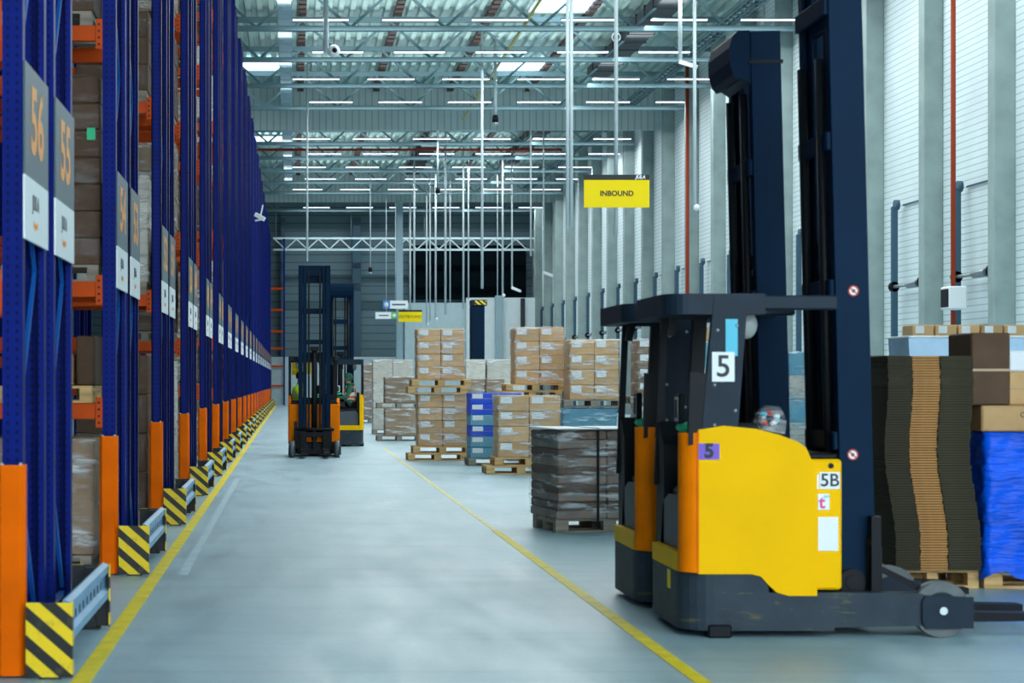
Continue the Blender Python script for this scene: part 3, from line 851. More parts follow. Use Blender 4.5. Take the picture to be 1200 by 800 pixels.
# blue tub row, white trays and carton row further back
D = 17.5
for k in range(3):
    X = gx(1066, D) + 0.445*k
    t = thing('storage_tub', f'pale blue plastic tub on the stack behind flat cartons, {ORD[k]} from the mast', 'tub', (X, D+0.3, 1.80), 0, 'pale blue tubs behind the flattened cartons')
    pts = [(-0.0, 0), (0.39, 0), (0.41, 0.22), (-0.01, 0.22)]
    MB().prism(pts, -0.3, 0.3, 'y').build('body', CLEARB, t)
    MB().box(-0.015, 0.418, -0.32, 0.32, 0.22, 0.245, 0.008).build('lid', SIGNW, t)
pallet(gx(1066, D)+0.65, D+0.35, 0, 'pallet under the dark pile carrying the blue tubs', WOODG, sx=1.1)
load(gx(1066, D), D-0.02, 0.146, 1.3, 0.75, 1.64, 1, 5, 'pile under the pale blue tubs', m=TRAY, desc='dark box', sticker=False, wrap=False)
pallet(gx(1066, D)+2.0, D+0.35, 0, 'pallet at right edge behind the stacked boxes', WOODG)
load(gx(1066, D)+1.4, D, 0.146, 1.2, 0.75, 1.9, 2, 5, 'load at right edge behind boxes', m=CLEARB, desc='blue tub', sticker=False)
D = 21
pallet(gx(1040, D), D+0.4, 0, 'pallet under white trays right of the near mast', WOODG, sx=0.7)
load(gx(1000, D), D, 0.146, 0.65, 0.8, 1.75, 1, 7, 'white trays right of the near mast', m=LABELW, desc='white tray', sticker=False, wrap=False)
D = 23.5
for k in range(5):
    X = gx(1085, D) + 0.3*k
    carton(X, D+0.3, 2.12, 0.28, 0.4, 0.22, CARD, f'small carton in the far row above blue tubs, {ORD[k]} from left', sticker=True, tape=False, group='small cartons in the far row')
pallet(gx(1070, D)+0.7, D+0.4, 0, 'pallet under the navy wrapped block at the far right', WOODG, sx=1.2)
o = MB().box(0, 1.55, 0, 0.8, 0, 1.96, 0.04).build('wrapped_block', NAVYF, None, (gx(1065, D), D, 0.15)); tag(o, 'navy film wrapped block under the far row of small cartons', 'wrapped load')

# ------------------------------------------------------------------ racks
XU = -1.47           # aisle face of the uprights
RH = 11.35
def upright_mesh():
    s = MB(); w, d = 0.11, 0.10
    # C-shaped post: face plate toward the aisle crossing, two flanges, open back
    s.box(-w/2, w/2, -d/2, -d/2+0.012, 0, RH); s.box(-w/2, -w/2+0.012, -d/2, d/2, 0, RH); s.box(w/2-0.012, w/2, -d/2, d/2, 0, RH)
    s.box(-w/2, -w/2+0.035, d/2-0.012, d/2, 0, RH); s.box(w/2-0.035, w/2, d/2-0.012, d/2, 0, RH)
    s.box(-w/2-0.02, w/2+0.02, -d/2-0.02, d/2+0.02, 0, 0.012)
    return s.mesh('upright', UPR)
UPM = upright_mesh()
BAY = 2.75; RD = 0.95
BRM = {}
def brace_mesh(up):
    if up not in BRM:
        s = MB()
        if up == 2: s.bar((0, 0.05, 0), (0, RD-0.15, 0), 0.03, 0.04)
        else: s.bar((0, 0.05, 0 if up else 1.0), (0, RD-0.15, 1.0 if up else 0), 0.022, 0.035)
        BRM[up] = s.mesh('brace', BLUEB)
    return BRM[up]
def beam_mesh():
    s = MB(); s.box(-BAY+0.065, -0.06, -0.025, 0.025, -0.13, 0, 0.006); s.box(-BAY+0.065, -0.06, 0.0, 0.035, -0.05, -0.02)
    return s.mesh('beam', ORANGE)
BEAM = beam_mesh()
def conn_mesh():
    s = MB(); s.mi(0).box(-0.028, 0.028, -0.012, 0.0, -0.20, 0.05, 0.003)
    s.mi(1)
    for k in range(4): s.cyl((0.0, -0.012, -0.16+k*0.055), (0.0, -0.016, -0.16+k*0.055), 0.011, 8)
    return s.mesh('connector', [ORANGE, HOLE])
CONN = conn_mesh()
def foot_mesh():
    s = MB(); s.prism([(-0.075, 0.03), (-0.075, -0.055), (-0.05, -0.085), (0.05, -0.085), (0.075, -0.055), (0.075, 0.03), (0.066, 0.03), (0.066, -0.05), (0.045, -0.074), (-0.045, -0.074), (-0.066, -0.05), (-0.066, 0.03)], 0.012, 1.15, 'z')
    return s.mesh('upright_guard', GUARDO)
FOOT = foot_mesh()
BOLT = MB().sphere((0, 0, 0), 0.014, 8, 5).mesh('bolt', STEEL)
def sign_meshes():
    g = MB(); g.mi(0).box(0, 0.012, 0, 0.93, 0.35, 0.97); g.mi(1).box(0, 0.012, 0, 0.93, 0, 0.35)
    return g.mesh('row_sign', [SIGNG, SIGNW])
SIGNM = sign_meshes()
LOGO = text_mesh('JULA', 0.12, INK, 0.0)
SUB = text_mesh('logistik', 0.06, SIGNO, 0.0)
LEV = {0: ([1.42, 2.43, 4.55, 6.7, 8.9, 10.6], [2.0, 4.3, 6.5, 8.7, 10.4]),
       1: ([2.57, 4.72, 6.9, 9.0, 10.8], [1.9, 3.2, 4.7, 6.9, 9.2]),
       2: ([2.16, 3.64, 5.2, 6.7, 8.4, 10.2], [2.16, 3.64, 5.2, 6.7, 8.4, 10.2]),
       3: ([1.5, 3.75, 5.3, 6.9, 8.6, 10.4], [1.5, 3.75, 5.3, 6.9, 8.6])}
XS = XU - 0.055
NP = 22
def rack(num, D, levels, first_row, idx, detail):
    t = thing('pallet_rack', f'blue and orange pallet rack signed {num}, {ordn(idx)} rack end from the camera', 'rack', (XS, D, 0), 0, 'blue pallet racks along the aisle')
    for xx in (0, -BAY):
        for yy in (0.05, RD-0.05):
            u = inst('upright', UPM, t, (xx, yy, 0))
            if yy > 0.5: u.rotation_euler = (0, 0, math.pi)
    if detail:
        z = 0.25; k = 0
        while z + 1.0 < RH:
            inst('brace', brace_mesh(k % 2), t, (0, 0.05, z)); z += 1.0; k += 1
        inst('brace', brace_mesh(2), t, (0, 0.05, 0.2))
        inst('brace', brace_mesh(2), t, (0, 0.05, RH-0.2))
    for z in levels:
        for yy, s in ((-0.03, 1), (RD+0.03, -1)):
            b = inst('beam', BEAM, t, (0, yy, z))
            if s > 0: inst('connector', CONN, b, (-0.078, -0.026, 0))
            elif detail: inst('connector', CONN, b, (-0.078, 0.04, 0))
    if first_row:
        g = inst('upright_guard', FOOT, t, (0, 0.0, 0))
        for dx in (-0.05, 0.05): inst('bolt', BOLT, g, (dx, -0.06, 1.15))
    s = inst('row_sign', SIGNM, t, (0.058, 0.0, 2.38))
    inst('numeral', text_mesh(str(num), 0.52, SIGNO, 0.012), s, (0.014, 0.46, 0.66), (R(90), 0, R(90)))
    inst('lettering', LOGO, s, (0.014, 0.40, 0.22), (R(90), 0, R(90)))
    if detail: inst('lettering', SUB, s, (0.014, 0.40, 0.10), (R(90), 0, R(90)))
    return t

def plate_mesh():
    s = MB(); s.mi(0).box(0, 0.25, 0, 0.006, 0, 0.40); s.mi(0).box(0.244, 0.25, 0.006, 0.07, 0, 0.40)
    s.mi(1).box(0.002, 0.243, 0.0062, 0.02, 0.002, 0.398)
    return s.mesh('striped_plate', [STRIPE, INK])
PLATE = plate_mesh()
BL = 2.02
def rail_mesh():
    prof = [(0, 0), (0.035, 0.015), (0.035, 0.06), (0.012, 0.085), (0.012, 0.155), (0.035, 0.18), (0.035, 0.225), (0, 0.24), (-0.01, 0.24), (-0.01, 0)]
    s = MB(); s.mi(0).prism([(u, v) for u, v in prof], 0, BL, 'y')
    s.mi(1)
    for k in range(9): s.prism([(0.0, 0), (0, 0)] and [(-0.028, -0.035), (0.028, -0.02), (0.028, 0.035), (-0.028, 0.02)], 0.0125, 0.0135, 'x') if False else None
    for k in range(9):
        y = 0.22 + k*0.19
        s.box(0.012, 0.0135, y-0.03, y+0.03, 0.097, 0.143, 0.0)
    return s.mesh('rail', [RAIL, HOLE])
RAILM = rail_mesh()
FPOST = MB().box(0, 0.06, 0, 0.06, 0, 0.40).box(-0.03, 0.09, -0.03, 0.09, 0, 0.012).mesh('post', INK)
INRAIL = MB().box(0.0, 0.03, 0, BL, 0, 0.12, 0.006).mesh('inner_rail', RAIL)
def barrier(D, a, b, idx):
    t = thing('rack_end_barrier', f'low striped guard rail at the foot of racks {a} and {b}, {ordn(idx)} from the camera', 'barrier', (-1.435, D, 0), 0, 'striped rack end barriers')
    inst('striped_plate', PLATE, t, (0, 0, 0.012))
    p = inst('striped_plate', PLATE, t, (0, BL+0.04, 0.012)); p.scale = (1, -1, 1)
    inst('rail', RAILM, t, (0.205, 0.02, 0.185))
    inst('inner_rail', INRAIL, t, (0.0, 0.02, 0.06))
    for yy in (0.03, BL-0.05): inst('post', FPOST, t, (0.10, yy, 0))

D0 = 9.86
loads_for = {}
num = 56
ri = 0
for i in range(NP):
    Dp = D0 + 5.2*i
    la, lb = LEV[(i-1) % 4] if i else LEV[2]
    det = i < 10
    rack(num, Dp, la, True, ri, det); ri += 1
    rack(num-1, Dp+1.28, lb, False, ri, det); ri += 1
    barrier(Dp-0.12, num, num-1, i)
    loads_for[i] = (Dp, la, num)
    num -= 2

# goods on the racks (only what shows between the rows)
def rack_load(Dp, z, h, nl, num, lev, m, wm=WRAP, xr=-1.63, desc='brown carton', wrap=True, sticker=False, w=0.82):
    where = f'{ordn(num)} rack pair, {lev}'
    pl = pallet(xr-w/2-0.02, Dp+0.48, z+0.001, f'pallet at the aisle end of the {ordn(num)} rack pair, {lev}', WOODG, 0, sx=w/1.2)
    load(xr-w, Dp+0.10, z+0.147, w, 0.78, h, 1, nl, where, m=m, desc=desc, wm=wm, wrap=wrap, sticker=sticker)
LN = ['floor level', 'first beam level', 'second beam level', 'third beam level', 'fourth beam level', 'fifth beam level', 'top beam level']
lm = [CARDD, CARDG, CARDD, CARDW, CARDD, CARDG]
for i in range(1, 10):
    Dp, la, num_ = loads_for[i]; num_ = i
    zs = [0.0] + la
    for k, z in enumerate(zs[:6]):
        nxt = zs[k+1] if k+1 < len(zs) else z+2.0
        gap = nxt - z - 0.14
        if i == 1 and k == 1:   # open shelf with loose boxes and a spare pallet
            pallet(-2.1, Dp+0.48, z+0.001, f'spare pallet lying on the second rack pair, first beam level', WOOD, 0, sx=0.7)
            carton(-2.0, Dp+0.42, z+0.146, 0.30, 0.5, 0.27, CARD, f'small open brown carton on the spare pallet in the second rack pair', sticker=False)
            carton(-1.74, Dp+0.47, z+0.146, 0.16, 0.6, 0.42, CARDD, f'dark narrow box on the spare pallet in the second rack pair', sticker=False, tape=False)
            continue
        if i == 1 and k == 2:
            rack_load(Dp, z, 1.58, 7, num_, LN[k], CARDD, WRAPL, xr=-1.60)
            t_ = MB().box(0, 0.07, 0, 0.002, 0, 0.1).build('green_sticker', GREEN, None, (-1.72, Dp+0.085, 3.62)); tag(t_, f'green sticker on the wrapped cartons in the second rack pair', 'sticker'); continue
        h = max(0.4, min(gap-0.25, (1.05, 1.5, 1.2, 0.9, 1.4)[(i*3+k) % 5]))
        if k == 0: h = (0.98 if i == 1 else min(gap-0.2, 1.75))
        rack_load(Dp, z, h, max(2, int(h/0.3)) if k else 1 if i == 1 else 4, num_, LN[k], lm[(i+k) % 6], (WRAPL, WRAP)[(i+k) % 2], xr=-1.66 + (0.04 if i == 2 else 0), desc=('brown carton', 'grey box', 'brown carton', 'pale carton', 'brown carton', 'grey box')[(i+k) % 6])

# back-wall rack end with orange beams
t = thing('pallet_rack', 'distant rack against the back wall with orange beams, beyond the row ends', 'rack', (gx(333, 124), 123.6, 0))
for dx in (0, -2.8):
    for yy in (0.05, 0.9): inst('upright', UPM, t, (dx, yy, 0))
for py in (337, 362, 387, 407, 428, 451):
    for yy in (-0.02, 0.97):
        MB().box(-2.74, -0.06, yy-0.025, yy+0.025, -0.13, 0).build('beam', ORANGE, t, (0, 0, gz(py, 124)))

# ------------------------------------------------------------------ reach trucks
def arc(cx, cy, r, a0, a1, n=6):
    return [(cx+r*math.cos(R(a0+(a1-a0)*i/n)), cy+r*math.sin(R(a0+(a1-a0)*i/n))) for i in range(n+1)]

def reach_truck(loc, rz, label, decals=False, corner=0.10, side=YEL, front=YEL, interior=True, tilt=1.4, mdx=0.0, mz=0.0, cmat=None, sdy=0.0, panel=False):
    cmat = cmat or ORA
    t = thing('reach_truck', label, 'forklift', loc, rz, 'reach trucks')
    W = 0.55
    # chassis: rounded rear tub
    plan = arc(0.20, -W+0.20, 0.20, 180, 270) + [(0.95, -W), (0.95, W)] + arc(0.20, W-0.20, 0.20, 90, 180)
    s = MB(); s.prism(plan, 0.045, 0.283, 'z', False)
    up = [(min(x, 0.54), y) for x, y in plan]
    s.prism(up, 0.283, 0.40, 'z', False)
    plan2 = [(x*0.97+0.015, y*0.97) for x, y in up]
    s.prism(plan2, 0.40, 0.43, 'z')
    s.build('chassis', SCUFF, t)
    MB().box(0.16, 0.31, -W-0.012, -W+0.1, 0.0, 0.085, 0.012).build('stabiliser', BLACK, t)
    MB().cyl((0.16, -0.12, 0.15), (0.16, 0.12, 0.15), 0.15, 20).build('drive_wheel', RUBBER, t)
    # rear sill band, colour of the corner
    outer = arc(0.18, -W+0.18, 0.185, 180, 270, 8)
    s = MB()
    ring = [(0.10, W-0.02)] 
    po = [(0.0, W-0.16)] + [(-0.005, -W+0.2)] + arc(0.18, -W+0.18, 0.185, 180, 262, 8) + [(0.22, -W+0.06)] + arc(0.18, -W+0.18, 0.10, 262, 180, 8) + [(0.08, W-0.16)]
    s.prism(po, 0.405, 0.52, 'z'); s.build('rear_sill', YEL if side is YEL else ORA, t)
    # rear corner post
    pc = [(0.02, -W+0.10)] + arc(0.10, -W+0.10, 0.105, 180, 270, 8) + [(corner+0.09, -W-0.005), (corner+0.09, -W+0.06), (0.10, -W+0.06), (0.07, -W+0.10)]
    s = MB(); s.prism(pc, 0.41, 1.28, 'z', False); s.build('corner_post', cmat, t)
    # side panel
    xs = corner + 0.08
    prof = [(xs, 0.40), (0.43, 0.40), (0.49, 0.385), (0.54, 0.33), (0.59, 0.285), (0.66, 0.265), (0.84, 0.265), (0.84, 1.0), (0.81, 1.10), (0.77, 1.19), (0.72, 1.225), (0.60, 1.27), (0.46, 1.305), (0.26, 1.325), (xs, 1.30)]
    s = MB(); s.prism(prof, -W-0.012, -W+0.05, 'y'); sp = s.build('side_panel', side, t)
    prof2 = [(0.55, 0.40), (0.84, 0.40), (0.84, 1.05), (0.78, 1.16), (0.62, 1.24), (0.55, 1.24)]
    MB().prism(prof2, W, W-0.06, 'y').build('side_panel', side, t)
    # gap line and lower swoosh
    MB().box(xs-0.006, xs+0.004, -W-0.0125, -W+0.01, 0.41, 1.29).build('panel_seam', ORA, t)
    # battery block / front cover
    MB().box(0.79, 1.0, -W+0.006, W-0.006, 0.30, 1.115, 0.015).build('battery_cover', front, t)
    MB().box(0.80, 0.98, -W+0.04, W-0.04, 1.116, 1.15, 0.01).build('battery_lid', BLACK, t)
    MB().cyl((0.93, -W+0.003, 1.075), (0.93, -W+0.02, 1.075), 0.018, 12).build('filler_cap', BLACK, t)
    # cab interior
    MB().box(0.04, 0.56, -W+0.06, W-0.03, 0.43, 0.47).build('cab_floor', BLACK, t)
    MB().box(0.56, 0.79, -W+0.06, W-0.06, 0.43, 1.2, 0.02).build('bulkhead', BLACK, t)
    # seat unit faces sideways: back against the panel
    s = MB(); s.prism([(-0.42, 0.47), (0.02, 0.47), (0.08, 0.80), (-0.42, 0.84)], 0.08, 0.5, 'x'); s.build('seat_base', GREYP, t)
    MB().box(0.07, 0.51, -0.40+sdy, 0.08+sdy, 0.84, 0.93, 0.035).build('seat', BLACK, t)
    s = MB(); s.prism([(y+sdy, z) for y, z in ((-0.45, 0.88), (-0.37, 0.88), (-0.39, 1.30), (-0.41, 1.34), (-0.45, 1.32))], 0.09, 0.5, 'x'); s.build('backrest', BLACK, t)
    # console on the left
    s = MB(); s.prism([(0.24, 0.5), (0.50, 0.5), (0.50, 1.28), (0.40, 1.33), (0.26, 1.18)], 0.05, 0.56, 'x'); s.build('console', BLACK, t)
    st = MB().cyl((0.30, 0.20, 1.22), (0.30, 0.25, 1.15), 0.02, 8).torus((0.3, 0.20, 1.23), 0.13, 0.016, 'z').build('steering_wheel', BLACK, t)
    MB().prism([(-0.38, 0.5), (0.36, 0.5), (0.28, 0.80), (0.1, 0.86), (-0.38, 0.88)], 0.05, 0.075, 'x').build('knee_panel', GREYP, t)
    # display and joystick
    d = MB().box(0.10, 0.14, 0.02, 0.15, 1.32, 1.52, 0.01).build('display', BLACK, t)
    MB().box(0.096, 0.101, 0.035, 0.135, 1.34, 1.50).build('screen_frame', STEEL, d)
    MB().box(0.094, 0.098, 0.05, 0.12, 1.36, 1.48).build('screen', INK, d)
    s = MB(); s.sphere((0.16, 0.06, 1.30), 0.06, 10, 6, (1.2, 1.6, 0.6)); s.build('control_grip', GREEN, t)
    # overhead guard
    s = MB()
    gp = arc(0.10, -W+0.14, 0.14, 180, 270, 6) + [(0.58, -W+0.0), (0.58, -W+0.10), (0.12, -W+0.10), (0.08, -W+0.14), (0.08, W-0.14), (0.12, W-0.10), (0.58, W-0.10), (0.58, W)] + arc(0.10, W-0.14, 0.14, 90, 180, 6)
    s.prism([(x-0.06, y) for x, y in gp], 2.02, 2.15, 'z'); s.build('guard_frame', SLATE, t)
    for k in range(6):
        y = -0.36+0.145*k
        MB().box(0.0, 0.52, y-0.02, y+0.02, 2.06, 2.11, 0.005).build('guard_bar', SLATE, t)
    MB().box(0.46, 0.54, -W+0.05, W-0.05, 2.03, 2.12).build('guard_bar', SLATE, t)
    MB().box(0.50, 0.98, -W+0.02, -W+0.12, 2.05, 2.14, 0.01).build('guard_arm', SLATE, t)
    MB().box(0.50, 0.98, W-0.12, W-0.02, 2.05, 2.14, 0.01).build('guard_arm', SLATE, t)
    # near guard post plate
    s = MB(); s.prism([(0.115, 1.21), (0.345, 1.27), (0.41, 2.13), (0.20, 2.13)], -W-0.006, -W+0.05, 'y'); gpz = s.build('guard_post', SLATE, t)
    for (bx, bz) in ((0.20, 1.33), (0.33, 1.42), (0.22, 1.92), (0.34, 1.95), (0.2, 1.58)): MB().sphere((bx, -W-0.006, bz), 0.011, 8, 5).build('bolt', STEEL, gpz)
    s = MB(); s.prism([(0.04, 1.20), (0.115, 1.22), (0.16, 1.65), (0.05, 1.66)], -W+0.0, -W+0.05, 'y'); s.build('side_shield', BLACK, t)
    # left guard posts
    for (x0, x1, w_) in ((0.05, 0.10, 0.035), (0.28, 0.34, 0.07)):
        MB().bar((x0, W-0.08, 0.9), (x1, W-0.07, 2.04), w_, w_*1.3).build('guard_post', BLACK, t)
    MB().bar((0.54, W-0.10, 1.2), (0.50, W-0.08, 2.04), 0.08, 0.08).build('guard_post', BLACK, t)
    MB().bar((0.03, -0.02, 1.9), (0.06, -0.02, 2.04), 0.05, 0.05).build('beacon', BLACK, t)
    s = MB(); s.sphere((0.45, -0.35, 1.96), 0.09, 12, 8, (0.8, 0.6, 1)); s.build('work_light', mat('lamp_shell_grey', (0.3, 0.34, 0.33), 0.4), t)
    # support arms, load wheels
    for sgn in (-1, 1):
        ya, yb = sgn*(W-0.13), sgn*(W-0.02)
        s = MB(); s.prism([(0.82, 0.06), (1.56, 0.075), (1.56, 0.25), (1.50, 0.275), (0.82, 0.285)], ya, yb, 'y'); s.build('support_arm', SCUFF, t)
        y0 = sgn*(W-0.075)
        wheel = MB(); wheel.mi(0).cyl((1.63, y0-0.05, 0.175), (1.63, y0+0.05, 0.175), 0.175, 32); wheel.mi(1).cyl((1.63, y0-0.054, 0.175), (1.63, y0+0.054, 0.175), 0.11, 24)
        wheel.build('load_wheel', [WHEELM, SLATE], t)
        wg = MB().prism([(1.50, 0.10), (1.53, 0.055), (1.82, 0.06), (1.82, 0.255), (1.52, 0.265), (1.50, 0.23)], y0+sgn*0.057, y0+sgn*0.075, 'y').build('wheel_guard', SLATE, t)
        MB().cyl((1.63, y0+sgn*0.075, 0.17), (1.63, y0+sgn*0.085, 0.17), 0.025, 12).build('hub_bolt', STEEL, wg)
        MB().prism([(1.50, 0.10), (1.53, 0.055), (1.82, 0.06), (1.82, 0.255), (1.52, 0.265), (1.50, 0.23)], y0-sgn*0.057, y0-sgn*0.07, 'y').build('wheel_guard', SLATE, t)
    # mast (tilted back a little)
    mt = bpy.data.objects.new('mast', None); C.objects.link(mt); mt.parent = t; mt.location = (mdx, 0, 0.25)
    mt.rotation_euler = (0, -R(tilt), 0)
    mt.empty_display_size = 0.1
    zt0, zt1 = -0.12, 3.83 + mz
    for sgn in (-1, 1):
        yo = sgn*0.33
        s = MB()
        s.box(0.985, 1.20, yo-0.012*1, yo+0.012*1, zt0, zt1, 0.004)
        s.box(0.985, 1.01, yo, yo-sgn*0.08, zt0, zt1, 0.004); s.box(1.175, 1.20, yo, yo-sgn*0.08, zt0, zt1, 0.004)
        s.build('outer_upright', MASTM, mt)
        yi = sgn*0.235
        s = MB()
        s.box(1.02, 1.17, yi-0.01, yi+0.01, zt0+0.1, zt1-0.03, 0.003); s.box(1.02, 1.04, yi, yi-sgn*0.07, zt0+0.1, zt1-0.03, 0.003); s.box(1.15, 1.17, yi, yi-sgn*0.07, zt0+0.1, zt1-0.03, 0.003)
        s.build('inner_upright', MASTM, mt)
        MB().cyl((0.96, sgn*0.20, 0.1), (0.96, sgn*0.20, 3.4), 0.03, 10).build('lift_cylinder', BLACK, mt)
        MB().box(1.09, 1.11, sgn*0.12-0.02, sgn*0.12+0.02, 0.3, 3.75).build('chain', BLACK, mt)
    for k, z in enumerate((0.25, 0.95, 1.92, 2.86, 3.72)):
        MB().box(0.955, 1.0, -0.325, 0.325, z-0.06, z+0.06, 0.008).build('cross_member', MASTM, mt)
    for z in (2.2, 3.66): MB().box(1.03, 1.08, -0.23, 0.23, z-0.05, z+0.05, 0.006).build('cross_member', MASTM, mt)
    MB().cyl((1.10, 0.0, 0.1), (1.10, 0.0, 2.0), 0.06, 14).box(1.03, 1.17, -0.09, 0.09, 2.0, 2.1, 0.01).build('free_lift_cylinder', BLACK, mt)
    # rounded head cover behind the mast top
    hp = [(0.985, 3.84), (0.90, 3.84), (0.86, 3.80), (0.835, 3.72), (0.835, 3.62), (0.86, 3.53), (0.89, 3.49), (0.93, 3.50), (0.985, 3.46)]
    MB().prism([(x, z+mz) for x, z in hp], -0.33, 0.33, 'y').build('mast_head', MASTM, mt)
    MB().box(0.97, 1.215, -0.345, -0.315, 3.60+mz, 3.625+mz).build('head_strap', BLACK, mt)
    # carriage and forks
    cg = MB(); cg.box(1.22, 1.28, -0.36, 0.36, 0.05, 0.16, 0.01); cg.box(1.22, 1.28, -0.36, 0.36, 0.42, 0.52, 0.01)
    for y in (-0.33, 0.0, 0.33): cg.box(1.21, 1.27, y-0.04, y+0.04, 0.05, 0.62, 0.01)
    cg.cyl((1.25, -0.42, 0.58), (1.25, 0.42, 0.58), 0.035, 12); cg.cyl((1.24, -0.44, 0.20), (1.24, -0.36, 0.20), 0.085, 18)
    cg.build('carriage', BLACK, t)
    MB().cyl((1.12, -0.37, 0.33), (1.12, -0.33, 0.33), 0.085, 20).cyl((1.12, -0.38, 0.33), (1.12, -0.37, 0.33), 0.045, 14).build('tilt_pivot', BLACK, t)
    for y in (-0.24, 0.24):
        s = MB(); s.prism([(1.28, 0.06), (2.42, 0.075), (2.42, 0.12), (1.36, 0.14), (1.33, 0.18), (1.33, 0.55), (1.28, 0.55)], y-0.06, y+0.06, 'y'); s.build('fork', BLACK, t)
    MB().bar((1.28, -0.40, 0.42), (1.52, -0.43, 0.30), 0.03, 0.04).bar((1.25, -0.40, 0.75), (1.25, -0.40, 0.25), 0.07, 0.06).build('hose_bracket', BLACK, t)
    if panel:
        MB().box(0.02, 0.04, -0.485, -0.32, 1.74, 2.02, 0.004).build('rear_panel', SIGNY, t)
        MB().box(0.02, 0.04, -0.19, -0.06, 1.76, 2.02, 0.004).build('rear_panel', SIGNY, t)
    if decals:
        f = (R(90), 0, 0); yb = -W-0.0125
        MB().box(0.185, 0.325, -W-0.009, -W-0.005, 1.60, 1.785, 0.0).build('number_plate', PAPER, gpz)
        inst('numeral', text_mesh('5', 0.19, INK, 0.002), gpz, (0.255, -W-0.011, 1.69), f)
        MB().box(0.27, 0.345, -W-0.008, -W-0.005, 1.76, 1.99, 0.0).build('sticker', CYAN, gpz)
        MB().box(xs+0.0, xs+0.13, yb-0.002, yb, 1.115, 1.215).build('number_sticker', PURPLE, sp)
        inst('numeral', text_mesh('5', 0.12, INK, 0.005), sp, (xs+0.065, yb-0.004, 1.165), f)
        MB().box(-0.004, 0.0, -0.20, -0.12, 0.27, 0.39).build('warning_label', SIGNY, t)
        bx = 0.83
        def st(name, x0, x1, z0, z1, m): return MB().box(x0, x1, -W-0.0155, -W-0.011, z0, z1).build(name, m, sp)
        y5 = -W-0.018
        MB().box(0.858, 0.985, -W+0.002, -W+0.007, 0.93, 1.035).build('number_plate', PAPER, t)
        inst('numeral', text_mesh('5B', 0.112, INK, 0.0015), t, (0.922, -W+0.0005, 0.982), f)
        MB().box(0.848, 0.92, -W+0.002, -W+0.007, 0.80, 0.90).build('sticker', PAPER, t)
        inst('lettering', text_mesh('t', 0.11, PINK, 0.003), t, (0.873, -W+0.0005, 0.845), f)
        inst('lettering', text_mesh('ort', 0.03, CYAN, 0.0005), t, (0.903, -W+0.0005, 0.885), f)
        MB().box(0.85, 0.975, -W+0.002, -W+0.007, 0.545, 0.755).build('paper_notice', PAPER, t)
        MB().box(0.843, 0.852, -W+0.002, -W+0.007, 0.93, 1.02).build('bar_label', STEEL, t)
        for (mx, mz) in ((1.07, 0.86), (1.10, 1.90)):
            rs = MB(); rs.mi(0).cyl((mx, -0.34, mz), (mx, -0.344, mz), 0.036, 20); rs.mi(1).torus((mx, -0.344, mz), 0.031, 0.005, 'y'); rs.mi(1).bar((mx-0.024, -0.346, mz+0.024), (mx+0.024, -0.346, mz-0.024), 0.004, 0.007)
            rs.mi(2).cyl((mx, -0.343, mz), (mx, -0.346, mz), 0.012, 8)
            rs.build('prohibition_sticker', [PAPER, RED, INK], mt)
    return t

ta = reach_truck((2.43, 11.86, 0), 0, 'near yellow reach truck marked 5 and 5B parked on the right', True, corner=0.02, mdx=0.08, mz=0.6)
tb = reach_truck((2.43, 13.30, 0), 0, 'second parked reach truck with orange corner, just behind the one marked 5B', False, corner=0.18, mdx=-0.05)
tc = reach_truck((0.465, 39.9, 0), R(-90), 'orange reach truck facing the camera in the aisle, mast in front', False, side=ORA, front=ORA, tilt=0.0, sdy=-0.09, panel=True)
td = reach_truck((1.2, 44.7, 0), R(90), 'yellow reach truck seen from behind with the orange vested driver', False, side=YEL, corner=0.1, tilt=0.0, cmat=YEL)
# clear bag of bits on the near truck
bg = thing('plastic_bag', 'clear plastic bag of bits lying on the near truck bonnet before the mast', 'bag', (2.43+0.59, 11.5, 1.30))
s = MB(); s.prism([(-0.08, 0), (0.09, -0.03), (0.10, 0.06), (0.06, 0.14), (-0.01, 0.15), (-0.07, 0.10), (-0.09, 0.05)], -0.05, 0.05, 'y'); s.build('film', WRAP, bg)
bm_ = [PAPER, RED, STEEL, CYAN]
for k in range(9):
    MB().sphere((random.uniform(-.07, .06), random.uniform(-.03, .03), 0.02+random.uniform(0.0, .10)), 0.02, 8, 5, (1.2, 1, .8)).build('bit', bm_[k % 4], bg)

# ------------------------------------------------------------------ drivers
def skin_mesh(chains, name, mats, colour, sub=2):
    """chains: list of [(pos, radius)...]; each chain shares its first vertex with an existing one when equal"""
    vs = []; es = []; rs = []; key = {}
    for ch in chains:
        prev = None
        for p, r in ch:
            k = tuple(round(c, 4) for c in p)
            if k not in key: key[k] = len(vs); vs.append(p); rs.append(r)
            i = key[k]
            if prev is not None and prev != i: es.append((prev, i))
            prev = i
    me = bpy.data.meshes.new(name); me.from_pydata(vs, es, [])
    o = bpy.data.objects.new(name, me); C.objects.link(o)
    md = o.modifiers.new('s', 'SKIN')
    for i, sv in enumerate(me.skin_vertices[0].data):
        r = rs[i]; sv.radius = (r, r) if not isinstance(r, tuple) else r
        sv.use_root = (i == 0)
    md2 = o.modifiers.new('u', 'SUBSURF'); md2.levels = sub; md2.render_levels = sub
    dg = bpy.context.evaluated_depsgraph_get()
    out = bpy.data.meshes.new_from_object(o.evaluated_get(dg))
    bpy.data.objects.remove(o)
    out.materials.clear()
    for m in mats: out.materials.append(m)
    for p in out.polygons:
        p.use_smooth = True; p.material_index = colour(p.center)
    return out

